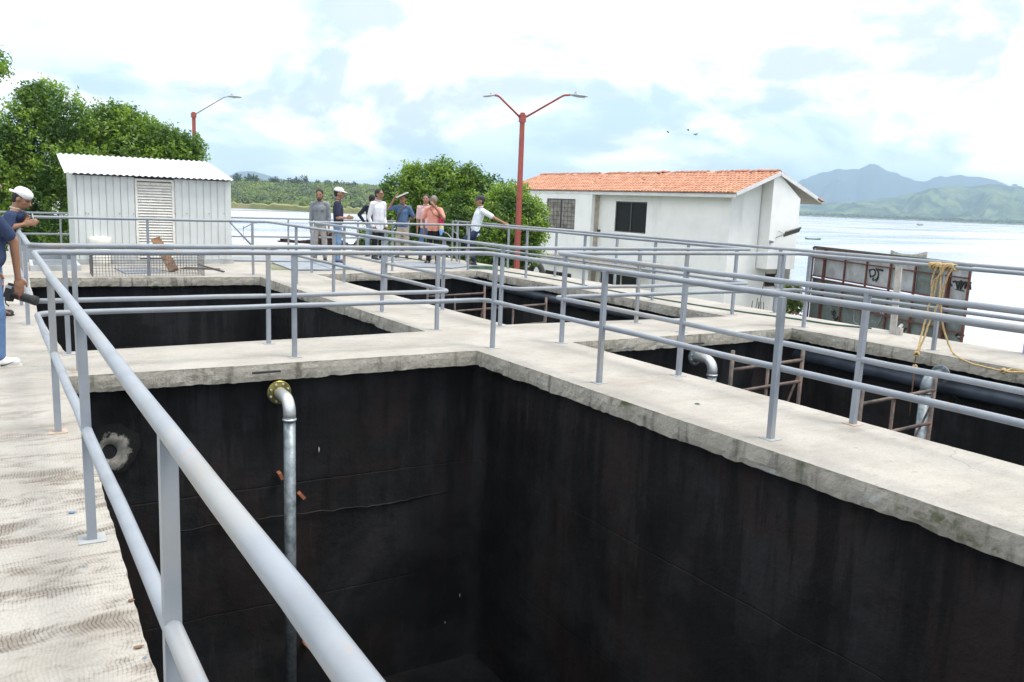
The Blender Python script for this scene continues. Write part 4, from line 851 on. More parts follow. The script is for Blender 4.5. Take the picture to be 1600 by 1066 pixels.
# ---------------------------------------------------------------- billboard back
def billboard():
    A = Vector((27.93, 22.8, 0)); Bq = Vector((24.78, 14.41, 0)); u = (Bq-A); Wd = u.length; u.normalize(); n = Vector((-u.y, u.x, 0)); n = n if n.dot(Vector((0, 0, 0))-A) > 0 else -n; top = .20
    e = empty('billboard_back', (A.x, A.y, -3.9), 'back of an old billboard, red rusty frame holding white and grimy panels with graffiti', 'billboard'); c = Vector(e.location)
    def W(t, z, d=0): return A+u*t+n*d+Vector((0, 0, z))-c
    def tof(px):
        best = None
        for k in range(2001):
            t = Wd*k/2000; P_ = A+u*t-O; x = 800+FPX*(P_.dot(CR))/(P_.dot(CF))
            if best is None or abs(x-px) < best[0]: best = (abs(x-px), t)
        return best[1]
    vt = [0]+[tof(x) for x in (1291, 1323, 1357, 1394, 1433, 1474, 1486)]+[Wd]; th = [.05, .11, .05, .05, .06, .06, .05, .12, .04]
    rows = [top, -.20, -.92, -1.02, -1.88, -2.75, -3.6]
    for t, w_ in zip(vt, th): MB().bar(W(t, -3.9, .03), W(t, top, .03), w_, .07, u).build('frame_post', 'rust', e)
    for z in rows: MB().bar(W(0, z, .07), W(Wd, z, .07), .05, .05).build('frame_rail', 'rust', e)
    MB().bar(W(-.02, top+.04, .0), W(Wd+.02, top+.04, .0), .06, .05).build('top_edge', 'hose', e)
    for i in range(len(vt)-1):
        for j, (za, zb) in enumerate(((rows[0], rows[1]), (rows[1], rows[2]), (rows[3], rows[4]), (rows[4], rows[5]), (rows[5], rows[6]))):
            m = 'panelw' if j < 2 and not (i == 5) else 'panelg'
            if i == 7 and j < 2: m = 'panelw'
            a, b = vt[i]+.01, vt[i+1]-.01
            if b-a < .05: continue
            v = [W(a, zb, -.03), W(b, zb, -.03), W(b, za, -.03), W(a, za, -.03)]; v += [p-n*.015 for p in v]
            obj('panel', v, [(3, 2, 1, 0), (4, 5, 6, 7), (0, 1, 5, 4), (1, 2, 6, 5), (2, 3, 7, 6), (3, 0, 4, 7)], m, e)
    def scrib(pts, r=.022, mat='black'):
        P = []
        for px, py in pts:
            P_ = ray(px, py); t = (A-O+n*-.02).dot(n)/P_.dot(n); P.append(O+P_*t+n*.012-c)
        tubeobj('graffiti_stroke', P, r, mat, e, 6, 4)
    scrib([(1360, 422), (1366, 421), (1368, 428), (1363, 432), (1360, 430)]); scrib([(1369, 420), (1373, 427), (1370, 436), (1364, 438), (1365, 434)]); scrib([(1372, 421), (1380, 423)], .03); scrib([(1373, 433), (1369, 440)])
    scrib([(1359, 421), (1360, 434)]); scrib([(1480, 439), (1488, 447), (1483, 441), (1484, 450)], .022); scrib([(1490, 441), (1494, 440), (1497, 451), (1500, 441), (1503, 440), (1501, 452), (1506, 443), (1509, 441), (1508, 451), (1512, 443), (1516, 443), (1517, 453)], .028); scrib([(1490, 440), (1518, 442)], .03); scrib([(1494, 452), (1507, 455)], .018)
    for _ in range(7):
        x, y = RS.uniform(1300, 1320), RS.uniform(488, 503); scrib([(x, y), (x+RS.uniform(-4, 4), y+RS.uniform(-6, 6)), (x+RS.uniform(-4, 6), y+RS.uniform(-4, 5))], .028)
    scrib([(1340, 478), (1336, 484), (1335, 502), (1342, 507)], .015, 'panelw'); scrib([(1410, 520), (1416, 513), (1422, 522)], .02); scrib([(1494, 524), (1500, 520), (1506, 524), (1500, 529), (1494, 525)], .03); scrib([(1496, 527), (1504, 527)], .03, 'panelw')
    scrib([(1362, 488), (1370, 482), (1378, 494), (1372, 508)], .016, 'panelw'); scrib([(1385, 500), (1379, 488)], .014, 'panelw')
billboard()
o = MB().bar(B(1395, 522, 0), onX(1405, 417, 10.27, SK), .085, .03).build('whitewashed_plank', 'wood'); tag(o, 'whitewashed plank propped upright against the outer rail in front of the billboard', 'plank')
b = MB().box((-.03, -.03, 0), (.03, .03, .10)).bar((-.02, 0, .10), (.04, 0, .14), .03).build('cut_post', 'wood'); b.location = B(1405, 524); tag(b, 'short cut post stub just right of the whitewashed plank', 'post')
# rusty iron fence by the house corner
def fence():
    a = V(1238, 489, 30); b = V(1273, 493, 28); a.z = b.z = -3.2
    e = empty('iron_fence', a, 'rusty wrought iron fence between the white house and the billboard', 'fence'); d = b-a; L_ = d.length; d.normalize()
    for z in (.0, .45, .95): MB().bar(Vector((0, 0, z+.25)), d*L_+Vector((0, 0, z+.25)), .03).build('rail', 'rust', e)
    for k in range(6): p = d*(L_*k/5); MB().bar(p+Vector((0, 0, -.7)), p+Vector((0, 0, 1.25)), .03).build('upright', 'rust', e)
    for k in range(5):
        p = d*(L_*(k+.5)/5); h = L_/10; z = .72
        for s in (-1, 1): MB().bar(p-d*h+Vector((0, 0, z)), p+Vector((0, 0, z+s*.22)), .018).bar(p+d*h+Vector((0, 0, z)), p+Vector((0, 0, z+s*.22)), .018).build('scroll', 'rust', e)
fence()
b = MB().box((-.07, -.07, 0), (.07, .07, 1.4)).build('lilac_post', simple('lilac_paint', (.38, .32, .50), .5)); b.location = B(1600, 559, -.0)+Vector((.35, .1, -.3)); tag(b, 'lilac painted post at the right edge just beyond the deck', 'post')
# ---------------------------------------------------------------- annex roof and ragged ridge beyond the deck
q = [V(363, 371.5, 37.5), V(480, 377, 36.5), V(592, 385.5, 33.5), V(592, 400, 26), V(363, 400, 26)]
za = -.62; q = [Vector((p.x, p.y, za)) for p in q]
e = empty('annex_building', (q[0].x, q[0].y, -3.9), 'low building with a flat pale grey concrete roof just beyond the far handrail', 'building'); c = Vector(e.location); n = 5
obj('roof', [p-c for p in q]+[p-c-Vector((0, 0, .15)) for p in q], [tuple(range(n-1, -1, -1)), tuple(range(n, 2*n))]+[(i, (i+1) % n, n+(i+1) % n, n+i) for i in range(n)], 'annex', e)
cm = sum(q, Vector())/n; q2 = [cm+(p-cm)*.96 for p in q]
obj('walls', [p-c-Vector((0, 0, .152)) for p in q2]+[Vector((p.x, p.y, -3.9))-c for p in q2], [(i, (i+1) % n, n+(i+1) % n, n+i) for i in range(n)], 'wall', e)
def ragged():
    base = V(440, 375, 38.3); base.z = za-.3; end = V(590, 384, 35); end.z = base.z; d = (end-base); L_ = d.length; d.normalize(); nn = Vector((-d.y, d.x, 0))
    e = empty('ragged_roof', (base.x, base.y, -3.9), 'ragged dark reddish brown roof ridge showing beyond the pale flat roof', 'roof'); c = Vector(e.location)
    prof = [(0, .30), (.03, .40), (.10, .32), (.18, .34), (.27, .33), (.36, .48), (.44, .66), (.50, .88), (.56, .78), (.62, .52), (.68, .36), (.76, .35), (.85, .55), (.93, .62), (1, .70)]
    m_ = 46
    for k in range(m_):
        t = (k+.5)/m_; h = np.interp(t, [p[0] for p in prof], [p[1] for p in prof]); p = base+d*(L_*t)-c
        o = MB().box((-L_/m_*.62, -.2, 0), (L_/m_*.62, .2, max(.1, h+RS.normal(0, .03))), Matrix.Translation(p) @ Matrix.Rotation(math.atan2(d.y, d.x), 4, 'Z') @ Matrix.Rotation(RS.normal(0, .08), 4, 'Y')).build('tile_stack', 'thatch', e)
    MB().box((0, -1.5, -.3), (L_, 1.2, 0), Matrix.Translation(base-c) @ Matrix.Rotation(math.atan2(d.y, d.x), 4, 'Z')).build('roof_plane', 'thatch', e)
    v = [(0, -1.4, 0), (L_, -1.4, 0), (L_, 1.1, 0), (0, 1.1, 0)]; MB().box((.1, -1.3, -3), (L_-.1, 1.0, -.3), Matrix.Translation(base-c) @ Matrix.Rotation(math.atan2(d.y, d.x), 4, 'Z')).build('wall', 'wall', e)
ragged()
# ---------------------------------------------------------------- ground, lake, far shores, mountains
WZ = -4.45
gp_ = [(-90, -120), (33, -120), (33, 10), (31.5, 24), (33.5, 30), (33, 40), (28, 50), (16, 58), (-5, 66), (-90, 80)]
gq = []
for i in range(len(gp_)):
    a = Vector((*gp_[i], 0)); b = Vector((*gp_[(i+1) % len(gp_)], 0)); k = max(1, int((b-a).length/4))
    gq += [a.lerp(b, j/k)+Vector((RS.normal(0, .3), RS.normal(0, .3), 0)) for j in range(k)]
n = len(gq); cen = Vector((-10, 0, 0)); v = [(p.x, p.y, -3.9) for p in gq]+[(p.x+(p.x-cen.x)*.03, p.y+(p.y-cen.y)*.03, -5.2) for p in gq]
obj('ground', v, [tuple(range(n))]+[(i, n+i, n+(i+1) % n, (i+1) % n) for i in range(n)], 'ground', kind='structure')
R_ = 7000; obj('lake_water', [(-R_, -R_, WZ), (R_, -R_, WZ), (R_, R_, WZ), (-R_, R_, WZ)], [(0, 1, 2, 3)], 'water', kind='structure')
def fbm(x, y, s=1., o=5):
    r = np.zeros_like(x); a = 1.; f_ = 1.
    for i in range(o):
        ph = i*1.7+s; r += a*(np.sin(x*f_*1.1+ph*3+1.3*np.sin(y*f_*.9+ph))*np.cos(y*f_*1.2-ph*2+.9*np.sin(x*f_*.7+ph))); a *= .5; f_ *= 2.03
    return r
def range_(name, mat, prof, D0, D1, D2, rough, nx=220, ny=50, fs=6., zb=WZ-.5, kind='structure', p1=1.3):
    xs = np.linspace(prof[0][0], prof[-1][0], nx); ys = np.interp(xs, [p[0] for p in prof], [p[1] for p in prof]); v = []; f = []
    for j in range(ny):
        t = j/(ny-1)
        for i in range(nx):
            D = D0+(D2-D0)*t; d = ray(xs[i], ys[i]); hz = math.hypot(d.x, d.y); z1 = CAMZ+d.z*D1
            g_ = (D-D0)/(D1-D0) if D < D1 else (D2-D)/(D2-D1); g_ = max(0, min(1, g_)); sh = g_**p1 if D < D1 else g_**1.1
            nz = float(fbm(np.array(xs[i]/60.*fs/6*3), np.array(D/(D1-D0)*3.), 1.+len(prof)))
            z = zb+(z1-zb)*max(0, sh+rough*nz*sh*(1-sh)*2.2)
            px_ = O+Vector((d.x, d.y, 0))*D
            v.append((px_.x, px_.y, z))
    for j in range(ny-1):
        for i in range(nx-1): f.append((j*nx+i, j*nx+i+1, (j+1)*nx+i+1, (j+1)*nx+i))
    return obj(name, v, f, mat, kind=kind, smooth=True)
MP = [(900, 330), (1000, 326), (1100, 318), (1180, 306), (1230, 296), (1250, 283), (1258, 279), (1270, 272), (1285, 266.5), (1297, 266), (1303, 263), (1310, 260.5), (1316, 262), (1322, 263.3), (1334, 263.5), (1343, 265), (1350, 261.5), (1358, 258), (1368, 256), (1374, 257), (1380, 261), (1388, 265.5), (1400, 268), (1408, 273), (1420, 276), (1432, 281), (1446, 283), (1460, 280), (1476, 277), (1490, 272.5), (1500, 270.5), (1512, 273), (1530, 273.5), (1545, 276), (1560, 282), (1575, 290), (1610, 296), (1700, 303), (1850, 320)]
range_('far_mountain', 'mount', MP, 3800, 4600, 6200, .5, nx=320, p1=1.25)
MP2 = [(1330, 300), (1370, 280), (1396, 267), (1414, 268.5), (1430, 276), (1470, 295), (1560, 305)]
HP = [(1100, 328), (1200, 326), (1250, 322), (1290, 317.5), (1310, 316), (1330, 317), (1365, 312), (1400, 308), (1425, 302), (1450, 297), (1478, 290), (1500, 290), (1512, 291), (1530, 289.5), (1545, 287), (1562, 288), (1580, 292), (1600, 293), (1650, 291), (1750, 300), (1900, 312)]
range_('green_hill', 'hill', HP, 2000, 2700, 3500, .45, nx=300, ny=70, p1=1.5)
LP = [(-500, 296), (200, 285), (355, 276), (372, 268.5), (385, 267), (398, 268), (412, 272), (430, 277), (450, 281.5), (480, 283), (520, 284.5), (560, 288), (640, 294), (760, 304), (900, 316)]
range_('far_mountain', 'mount', LP, 3300, 4300, 6000, .4, nx=160, p1=1.2)
IP = [(-700, 262), (-300, 272), (0, 276), (200, 282), (340, 285.5), (400, 287), (450, 289), (500, 291), (560, 293), (620, 297), (700, 304), (800, 314), (860, 321)]
range_('island', 'isle', IP, 285, 470, 760, .12, nx=200, ny=50, p1=.9, zb=WZ-.6)
# flat right shore with reeds
def strip(name, mat, pts, D, z0, z1, kind='structure', th=60):
    v = []; f = []
    for px, dD in pts:
        d = ray(px, 340); h = Vector((d.x, d.y, 0)); p = O+h*(D+dD); p2 = O+h*(D+dD+th); z = z1*RS.uniform(.7, 1.2)
        v += [(p.x, p.y, z0), (p.x, p.y, z0+z), (p2.x, p2.y, z0+z*1.1)]
    for i in range(len(pts)-1):
        for k in range(2): f.append((i*3+k, (i+1)*3+k, (i+1)*3+k+1, i*3+k+1))
    return obj(name, v, f, mat, kind=kind)
strip('far_shore', 'reed', [(x, -.35*(x-1230)+RS.normal(0, 8)) for x in range(1150, 1900, 6)], 1750, WZ-.3, 2.6, th=900)
strip('reed_bank', 'reed', [(x, 8*math.sin(x*.02)) for x in range(-300, 880, 6)], 283, WZ-.2, 1.9, th=22)
# scrub on the island
def scrub():
    N = 2600; P = []; Nn = []; rn = []
    for _ in range(N):
        px = RS.uniform(330, 640) if RS.rand() < .8 else RS.uniform(-200, 330); t = RS.rand()**.9; D = 305+(500-305)*t
        yr = np.interp(px, [p[0] for p in IP], [p[1] for p in IP]); d = ray(px, yr); g_ = max(0, min(1, (D-285)/(185))); z = WZ-.6+((CAMZ+d.z*470)-(WZ-.6))*g_**.9
        p = O+Vector((d.x, d.y, 0))*D; s = RS.uniform(.8, 2.2)*(1.35 if RS.rand() < .12 else 1); k = int(26*s)
        u = RS.normal(size=(k, 3)); u /= np.linalg.norm(u, axis=1, keepdims=True); P.append(np.array([p.x, p.y, z+s*.45])+u*np.array([s*1.25, s*1.25, s*.8])*RS.uniform(.6, 1, (k, 1))); Nn.append(u+np.array([0, 0, .5])+RS.normal(size=(k, 3))*.4)
        rn.append(np.clip(np.full(k, RS.uniform(0, 1))+RS.normal(0, .1, k), 0, 1))
    P = np.vstack(P); o = leafmesh('island_scrub', 'far', P, np.vstack(Nn), .42, None, .8, np.concatenate(rn)); tag(o, 'low green scrub covering the island across the water', None, None, 'stuff')
scrub()
def bushes():
    P = []; Nn = []
    for _ in range(80):
        px = RS.uniform(330, 640); t = RS.rand()**1.2; D = 300+170*t; yr = np.interp(px, [p[0] for p in IP], [p[1] for p in IP]); d = ray(px, yr); g_ = max(0, min(1, (D-285)/185)); z = WZ-.6+((CAMZ+d.z*470)-(WZ-.6))*g_**.9
        p = O+Vector((d.x, d.y, 0))*D; s = RS.uniform(1.3, 3.0); k = 90; u = RS.normal(size=(k, 3)); u /= np.linalg.norm(u, axis=1, keepdims=True)
        P.append(np.array([p.x, p.y, z+s*.55])+u*np.array([s*1.5, s*1.5, s])*RS.uniform(.7, 1, (k, 1))*RS.uniform(.8, 1.2)); Nn.append(u+np.array([0, 0, .4])+RS.normal(size=(k, 3))*.4)
    o = leafmesh('island_bushes', 'far2', np.vstack(P), np.vstack(Nn), .5, None, .8); tag(o, 'darker bushes scattered over the green island', None, None, 'stuff')
bushes()
def treeline():
    P = []; Nn = []
    for _ in range(420):
        px = RS.uniform(1180, 1800); D = 1850-.35*(px-1230)+RS.uniform(0, 120); d = ray(px, 340); p = O+Vector((d.x, d.y, 0))*D; s = RS.uniform(2, 7)*(1.4 if RS.rand() < .1 else 1)
        k = 22; u = RS.normal(size=(k, 3)); u /= np.linalg.norm(u, axis=1, keepdims=True); P.append(np.array([p.x, p.y, WZ+2+s*.5])+u*np.array([s*1.6, s*1.6, s*.7])); Nn.append(u+np.array([0, 0, .4]))
    o = leafmesh('far_tree_line', 'far2', np.vstack(P), np.vstack(Nn), 2.2, None, .8); tag(o, 'thin line of trees along the far right shore', None, None, 'stuff')
treeline()
sk_t = [(371, 279, 5, 'leftmost tree on the island skyline, half hidden by the shed'), (389, 280, 5, 'second tree from the left on the island skyline'), (398, 281, 6, 'third tree from the left on the island skyline'), (424, 285, 4, 'narrow dark tree on the island skyline'), (431, 284, 5, 'rounded tree right of the narrow dark skyline tree'),
    (452, 286, 5, 'small tree on the island skyline above the bearded man'), (463, 286, 5, 'pale tree left of the tallest skyline tree'), (475, 283, 7, 'tallest tree on the island skyline, left of the bearded man'), (497, 289, 3.5, 'low tree on the skyline above the bearded man'), (511, 289, 4, 'tree on the skyline left of the white cap'), (525, 290, 4, 'tree on the skyline directly above the white cap'), (553, 292, 4, 'small far skyline tree left of the white shirted man')]
for x, y, r, lb in sk_t:
    D = 455; tree('skyline_tree', lb, 'tree', [(x, y-4, r), (x+RS.uniform(-2, 2), y-3+r*.8, r*1.15), (x+RS.uniform(-3, 3), y-2+r*1.7, r*1.1)], D, 900, .45, 'far2', ground=3.0, trunk=.3, group='trees on the island skyline', twig=1.0)
# ---------------------------------------------------------------- boats
def boat(name, p, L_, rot, mat, label, h=.45, w_=.9):
    e = empty(name, p, label, 'boat', 'small boats on the lake'); e.rotation_euler = (0, 0, rot); n = 12; v = []; f = []
    for i in range(n+1):
        t = i/n; hw = w_/2*(math.sin(math.pi*min(1, max(0, .06+.88*t)))**.6); sh = h*(1+.7*abs(2*t-1)**2.5)
        x = (t-.5)*L_
        for a, b in ((-1, 1), (-.75, .25), (0, 0), (.75, .25), (1, 1)): v.append((x, a*hw, b*sh-.05))
        for a, b in ((.9, 1), (.65, .35), (0, .14), (-.65, .35), (-.9, 1)): v.append((x, a*hw, b*sh-.05))
    for i in range(n):
        for k in range(10): f.append((i*10+k, i*10+(k+1) % 10, (i+1)*10+(k+1) % 10, (i+1)*10+k))
    f += [tuple(range(9, -1, -1)), tuple(n*10+k for k in range(10))]; obj('hull', v, f, mat, e, True)
    for t in (-.2, .15): MB().box((t*L_-.1, -w_*.42, h*.7), (t*L_+.1, w_*.42, h*.75)).build('thwart', 'wood', e)
    return e
p1 = V(1419, 404, 0.1); d = ray(1419, 405); p1 = O+d*((WZ-CAMZ)/d.z); boat('rowing_boat', p1, 5.0, math.radians(-38), 'boat', 'grey wooden boat on the water just above the billboard top', .75, 1.3)
d = ray(1270, 374.5); p2 = O+d*((WZ-CAMZ)/d.z); boat('rowing_boat', p2, 3.6, math.radians(-32), 'boatg', 'small green boat on the lake right of the house wall', .3, .8)
d = ray(1437, 352.5); p3 = O+d*((WZ-CAMZ)/d.z); bb = boat('rowing_boat', p3, 4.5, math.radians(-32), 'boat', 'distant tiny boat near the far shore', .9, 2.0)
# birds
def bird(px, py, s, rot, label):
    e = empty('bird', V(px, py, 60), label, 'bird', 'birds in the sky over the house'); e.rotation_euler = (.5, .1, rot); e.scale = (.6, .6, .6)
    MB().lathe([(.005, -.22), (.05, -.1), (.06, .02), (.035, .14), (.008, .2)], (0, 0, 0), (0, 1, 0), 8).build('body', 'rubber', e, True)
    for q in (-1, 1): obj('wing', [(0, .06, .03), (q*.22*s, .1, .10), (q*.42*s, -.02, .02), (q*.2*s, -.06, .08), (0, -.07, .03), (0, 0, .01)], [(0, 1, 3, 4), (1, 2, 3), (0, 5, 1), (4, 3, 5), (1, 5, 3)], 'rubber', e)
bird(1043.5, 206.5, .8, .4, 'leftmost of the three birds in the sky'); bird(1075, 203.5, .8, 1.2, 'topmost of the three birds in the sky'); bird(1087, 210.5, .8, 2., 'rightmost and lowest of the three birds in the sky')
# ---------------------------------------------------------------- people
def cap_parts(p0, r0, p1, r1, n=12, m=5):
    p0, p1 = Vector(p0), Vector(p1); d = p1-p0; L_ = d.length
    if L_ < 1e-5: d = Vector((0, 0, 1))
    d.normalize(); a = d.orthogonal().normalized(); b = d.cross(a); v = []; rings = 0
    for i in range(1, m+1):
        t = math.pi/2*(1-i/m); v += [p0-d*(r0*math.sin(t))+(a*math.cos(2*math.pi*k/n)+b*math.sin(2*math.pi*k/n))*r0*math.cos(t) for k in range(n)]; rings += 1
    for i in range(0, m):
        t = math.pi/2*(i/m); v += [p1+d*(r1*math.sin(t))+(a*math.cos(2*math.pi*k/n)+b*math.sin(2*math.pi*k/n))*r1*math.cos(t) for k in range(n)]; rings += 1
    f = []
    for i in range(rings-1):
        for k in range(n): f.append((i*n+k, i*n+(k+1) % n, (i+1)*n+(k+1) % n, (i+1)*n+k))
    f += [tuple(range(n-1, -1, -1)), tuple((rings-1)*n+k for k in range(n))]; return v, f
def ell(mb, c, r, M=None, n=16, m=10):
    v = []; c = Vector(c)
    for i in range(1, m):
        t = math.pi*i/m
        for k in range(n):
            q = Vector((r[0]*math.sin(t)*math.cos(2*math.pi*k/n), r[1]*math.sin(t)*math.sin(2*math.pi*k/n), -r[2]*math.cos(t))); v.append(c+(M @ q if M else q))
    f = []
    for i in range(m-2):
        for k in range(n): f.append((i*n+k, i*n+(k+1) % n, (i+1)*n+(k+1) % n, (i+1)*n+k))
    f += [tuple(range(n-1, -1, -1)), tuple((m-2)*n+k for k in range(n))]; mb.add(v, f)
def cap(mb, p0, r0, p1, r1): mb.add(*cap_parts(p0, r0, p1, r1))
def blob(mb, name, mat, parent, vox, smooth=4):
    o = mb.build(name, mat, parent, True); r = o.modifiers.new('remesh', 'REMESH'); r.mode = 'VOXEL'; r.voxel_size = vox; r.use_smooth_shade = True
    s = o.modifiers.new('smooth', 'SMOOTH'); s.iterations = smooth; s.factor = .5; return o
def mixp(a, b, t): return Vector(a).lerp(Vector(b), t)
SKIN = {}
def cloth(name, col, rough=.85, scale=7, b=.5):
    m, nt, bs = nodes(name); g = G(nt); v = g.obj(); c = g.mix(g.rng(g.noise(3, 4, .6, v), .35, .65), col, tuple(x*.82 for x in col)); g.L.new(c, bs.inputs['Base Color']); bs.inputs['Roughness'].default_value = rough; bs.inputs['Specular IOR Level'].default_value = .2
    g.bump(g.noise(scale, 4, .6, g.scl(v, 1.6, 1.6, .8), .8), bs, b, .05); return m
def person(pos, face, label, shirt, pants, skin=(.30, .15, .09), hair=(.012, .01, .01), H=1.66, arms=None, legs=None, lean=(0, 0), headturn=0, headnod=0, sleeve='short', capc=None, capback=False, shoes=(.03, .03, .03), vox=.012, belly=1., extras=None, sit=0., collar=None, glasses=False, beard=False, shirt_len=.0, group='men standing on the deck'):
    """local frame: x = person's left... +y = facing, z up"""
    h = H; e = empty('person', pos, label, 'person', group); e.rotation_euler = (0, 0, face)
    MS = 'skin%d' % int(skin[0]*1000)
    if MS not in MT: MT[MS] = simple(MS, skin, .5, .08, 10, use_obj=True)
    lx, ly = lean
    hip = Vector((0, 0, .515*h-sit)); chest = Vector((lx*.7, ly*.7, .73*h-sit)); neck = Vector((lx, ly, .835*h-sit)); sh = {}
    tw = Matrix.Identity(3)
    for s in (-1, 1): sh[s] = neck+Vector((s*.102*h, 0, -.048*h))
    # head frame
    HM = Matrix.Rotation(headturn, 3, 'Z') @ Matrix.Rotation(-headnod, 3, 'X'); hc = neck+Vector((0, .01, .03*h)) + HM @ Vector((0, .015*h, .058*h))
    dflt = {s: (sh[s]+Vector((s*.035, -.02, -.185*h)), sh[s]+Vector((s*.04, .04, -.335*h))) for s in (-1, 1)}
    A = {s: ([Vector(q) for q in arms[s]] if arms and s in arms else [Vector(q) for q in dflt[s]]) for s in (-1, 1)}
    dl = {s: (Vector((s*.062*h, .015, .285*h-sit*.5)), Vector((s*.07*h, 0, .045*h))) for s in (-1, 1)}
    Lg = {s: ([Vector(q) for q in legs[s]] if legs and s in legs else list(dl[s])) for s in (-1, 1)}
    mb = MB(); k = h/1.66
    # head
    kh = k*1.10
    def hp_(x, y, z): return hc+HM @ (Vector((x, y, z))*kh)
    ell(mb, hp_(0, -.012, .02), (.072*kh, .090*kh, .092*kh), HM); ell(mb, hp_(0, .025, -.035), (.055*kh, .062*kh, .072*kh), HM); ell(mb, hp_(0, .045, -.078), (.030*kh, .030*kh, .026*kh), HM)
    cap(mb, hp_(0, .082, .010), .010*kh, hp_(0, .103, -.022), .014*kh); cap(mb, hp_(-.03, .066, .03), .014*kh, hp_(.03, .066, .03), .014*kh)
    for s in (-1, 1): ell(mb, hp_(s*.072, -.01, -.01), (.012*kh, .020*kh, .032*kh), HM); ell(mb, hp_(s*.04, .045, -.02), (.022*kh, .022*kh, .022*kh), HM)
    cap(mb, hp_(-.018, .083, -.052), .009*kh, hp_(.018, .083, -.052), .009*kh)
    cap(mb, neck-Vector((0, 0, .02)), .056*kh, hp_(0, -.02, -.03), .050*kh)
    # torso and limbs
    for s in (-1, 1):
        cap(mb, neck+Vector((s*.02, 0, -.02)), .045*k, sh[s], .052*k); cap(mb, sh[s], .050*k, A[s][0], .038*k); cap(mb, A[s][0], .038*k, A[s][1], .025*k)
        cap(mb, hip+Vector((s*.055, 0, -.02)), .062*k, Lg[s][0], .050*k); cap(mb, Lg[s][0], .052*k, Lg[s][1], .036*k); cap(mb, Lg[s][1], .034*k, Lg[s][1]+Vector((0, .12, -.045)), .026*k)
        # hand
        w_ = A[s][1]; fd = (w_-A[s][0]).normalized(); side = fd.cross(Vector((1, 0, 0))); side = side.normalized() if side.length > .2 else Vector((0, 1, 0)); nn_ = fd.cross(side)
        pc = w_+fd*.05*k; Mh = Matrix((side, nn_, fd)).transposed(); ell(mb, pc, (.040*k, .018*k, .052*k), Mh)
        for j in range(4):
            b0 = pc+fd*.035*k+side*((j-1.5)*.021*k); ln = (.034, .042, .040, .030)[j]*k; m1 = b0+fd*ln+nn_*.004*s; m2 = m1+fd*ln*.75+nn_*.016*s; cap(mb, b0, .0105*k, m1, .0095*k); cap(mb, m1, .0095*k, m2, .0085*k)
        t0 = w_+fd*.02*k-side*.028*k; cap(mb, t0, .013*k, t0+fd*.035*k-side*.030*k, .011*k); cap(mb, t0+fd*.035*k-side*.030*k, .011*k, t0+fd*.07*k-side*.032*k, .009*k)
    cap(mb, hip, .07*k, chest, .07*k); cap(mb, chest, .07*k, neck-Vector((0, 0, .05)), .055*k)
    body = blob(mb, 'body', MS, e, vox, 2)
    # eyes
    em = MB()
    for s in (-1, 1): ell(em, hp_(s*.03, .078, .012), (.012*k, .008*k, .007*k), HM, 8, 6)
    em.build('eyes', 'rubber', body)
    cap_m = MB(); cap(cap_m, hp_(-.017, .093, -.052), .0035*k, hp_(.017, .093, -.052), .0035*k); cap_m.build('lips', simple('lips', tuple(c*.6 for c in skin)), body)
    # hair
    if hair is not None:
        hm = MB(); ell(hm, hp_(0, -.024, .034), (.079*kh, .092*kh, .088*kh), HM); ell(hm, hp_(0, -.05, -.01), (.070*kh, .055*kh, .070*kh), HM)
        if beard:
            for s in (-1, 1): cap(hm, hp_(s*.058, .02, -.03), .014*kh, hp_(s*.03, .055, -.085), .016*kh)
            cap(hm, hp_(-.02, .065, -.095), .017*kh, hp_(.02, .065, -.095), .017*kh); cap(hm, hp_(-.025, .088, -.042), .006*kh, hp_(.025, .088, -.042), .006*kh)
        key = 'hair%d' % int(hair[0]*1000)
        if key not in MT: MT[key] = simple(key, hair, .7, .3, 30, bump=.6, bscale=120, use_obj=True)
        blob(hm, 'hair', key, body, max(.008, vox*.8), 1)
    if glasses:
        gm = MB()
        for s in (-1, 1): ell(gm, hp_(s*.032, .088, .012), (.026*kh, .008*kh, .017*kh), HM, 10, 6); gm.bar(hp_(s*.055, .08, .018), hp_(s*.075, -.01, .015), .006)
        gm.build('sunglasses', 'rubber', e)
    if capc is not None:
        cm_ = MB(); ell(cm_, hp_(0, -.012, .062), (.086*kh, .102*kh, .066*kh), HM); sg = -1 if capback else 1
        for j in range(7): xx = (j-3)*.022; cap(cm_, hp_(xx, sg*.06, .046), .009*kh, hp_(xx*.85, sg*(.155-.006*abs(j-3)**1.5), .030), .007*kh)
        blob(cm_, 'cap', cloth('cap_cloth', capc, .8, 14, .15), e, max(.007, vox*.7), 2)
    # shirt
    sm = MB(); ws = 1.0
    for s in (-1, 1):
        cap(sm, neck+Vector((s*.02, 0, -.035)), .048*k, sh[s], .060*k)
        hx = .05*ws; cap(sm, chest+Vector((s*.058*k, 0, .0)), .10*k, hip+Vector((s*.050*k, .01*belly, .06)), .090*k*belly); cap(sm, hip+Vector((s*.050*k, .01, .06)), .090*k*belly, hip+Vector((s*.056*k, .005, -.03-shirt_len)), .088*k)
        if sleeve == 'short': cap(sm, sh[s], .066*k, mixp(sh[s], A[s][0], .78), .060*k)
        elif sleeve == 'rolled': cap(sm, sh[s], .066*k, A[s][0], .052*k); cap(sm, A[s][0], .050*k, mixp(A[s][0], A[s][1], .25), .047*k)
        else: cap(sm, sh[s], .064*k, A[s][0], .050*k); cap(sm, A[s][0], .048*k, mixp(A[s][0], A[s][1], .93), .036*k)
    cap(sm, chest+Vector((0, .02*belly, 0)), .11*k, hip+Vector((0, .03*belly, .08)), .105*k*belly)
    cap(sm, chest+Vector((0, -.005, 0)), .098*k, neck-Vector((0, -.005, .075)), .078*k)
    so = blob(sm, 'shirt', shirt, e, vox, 3)
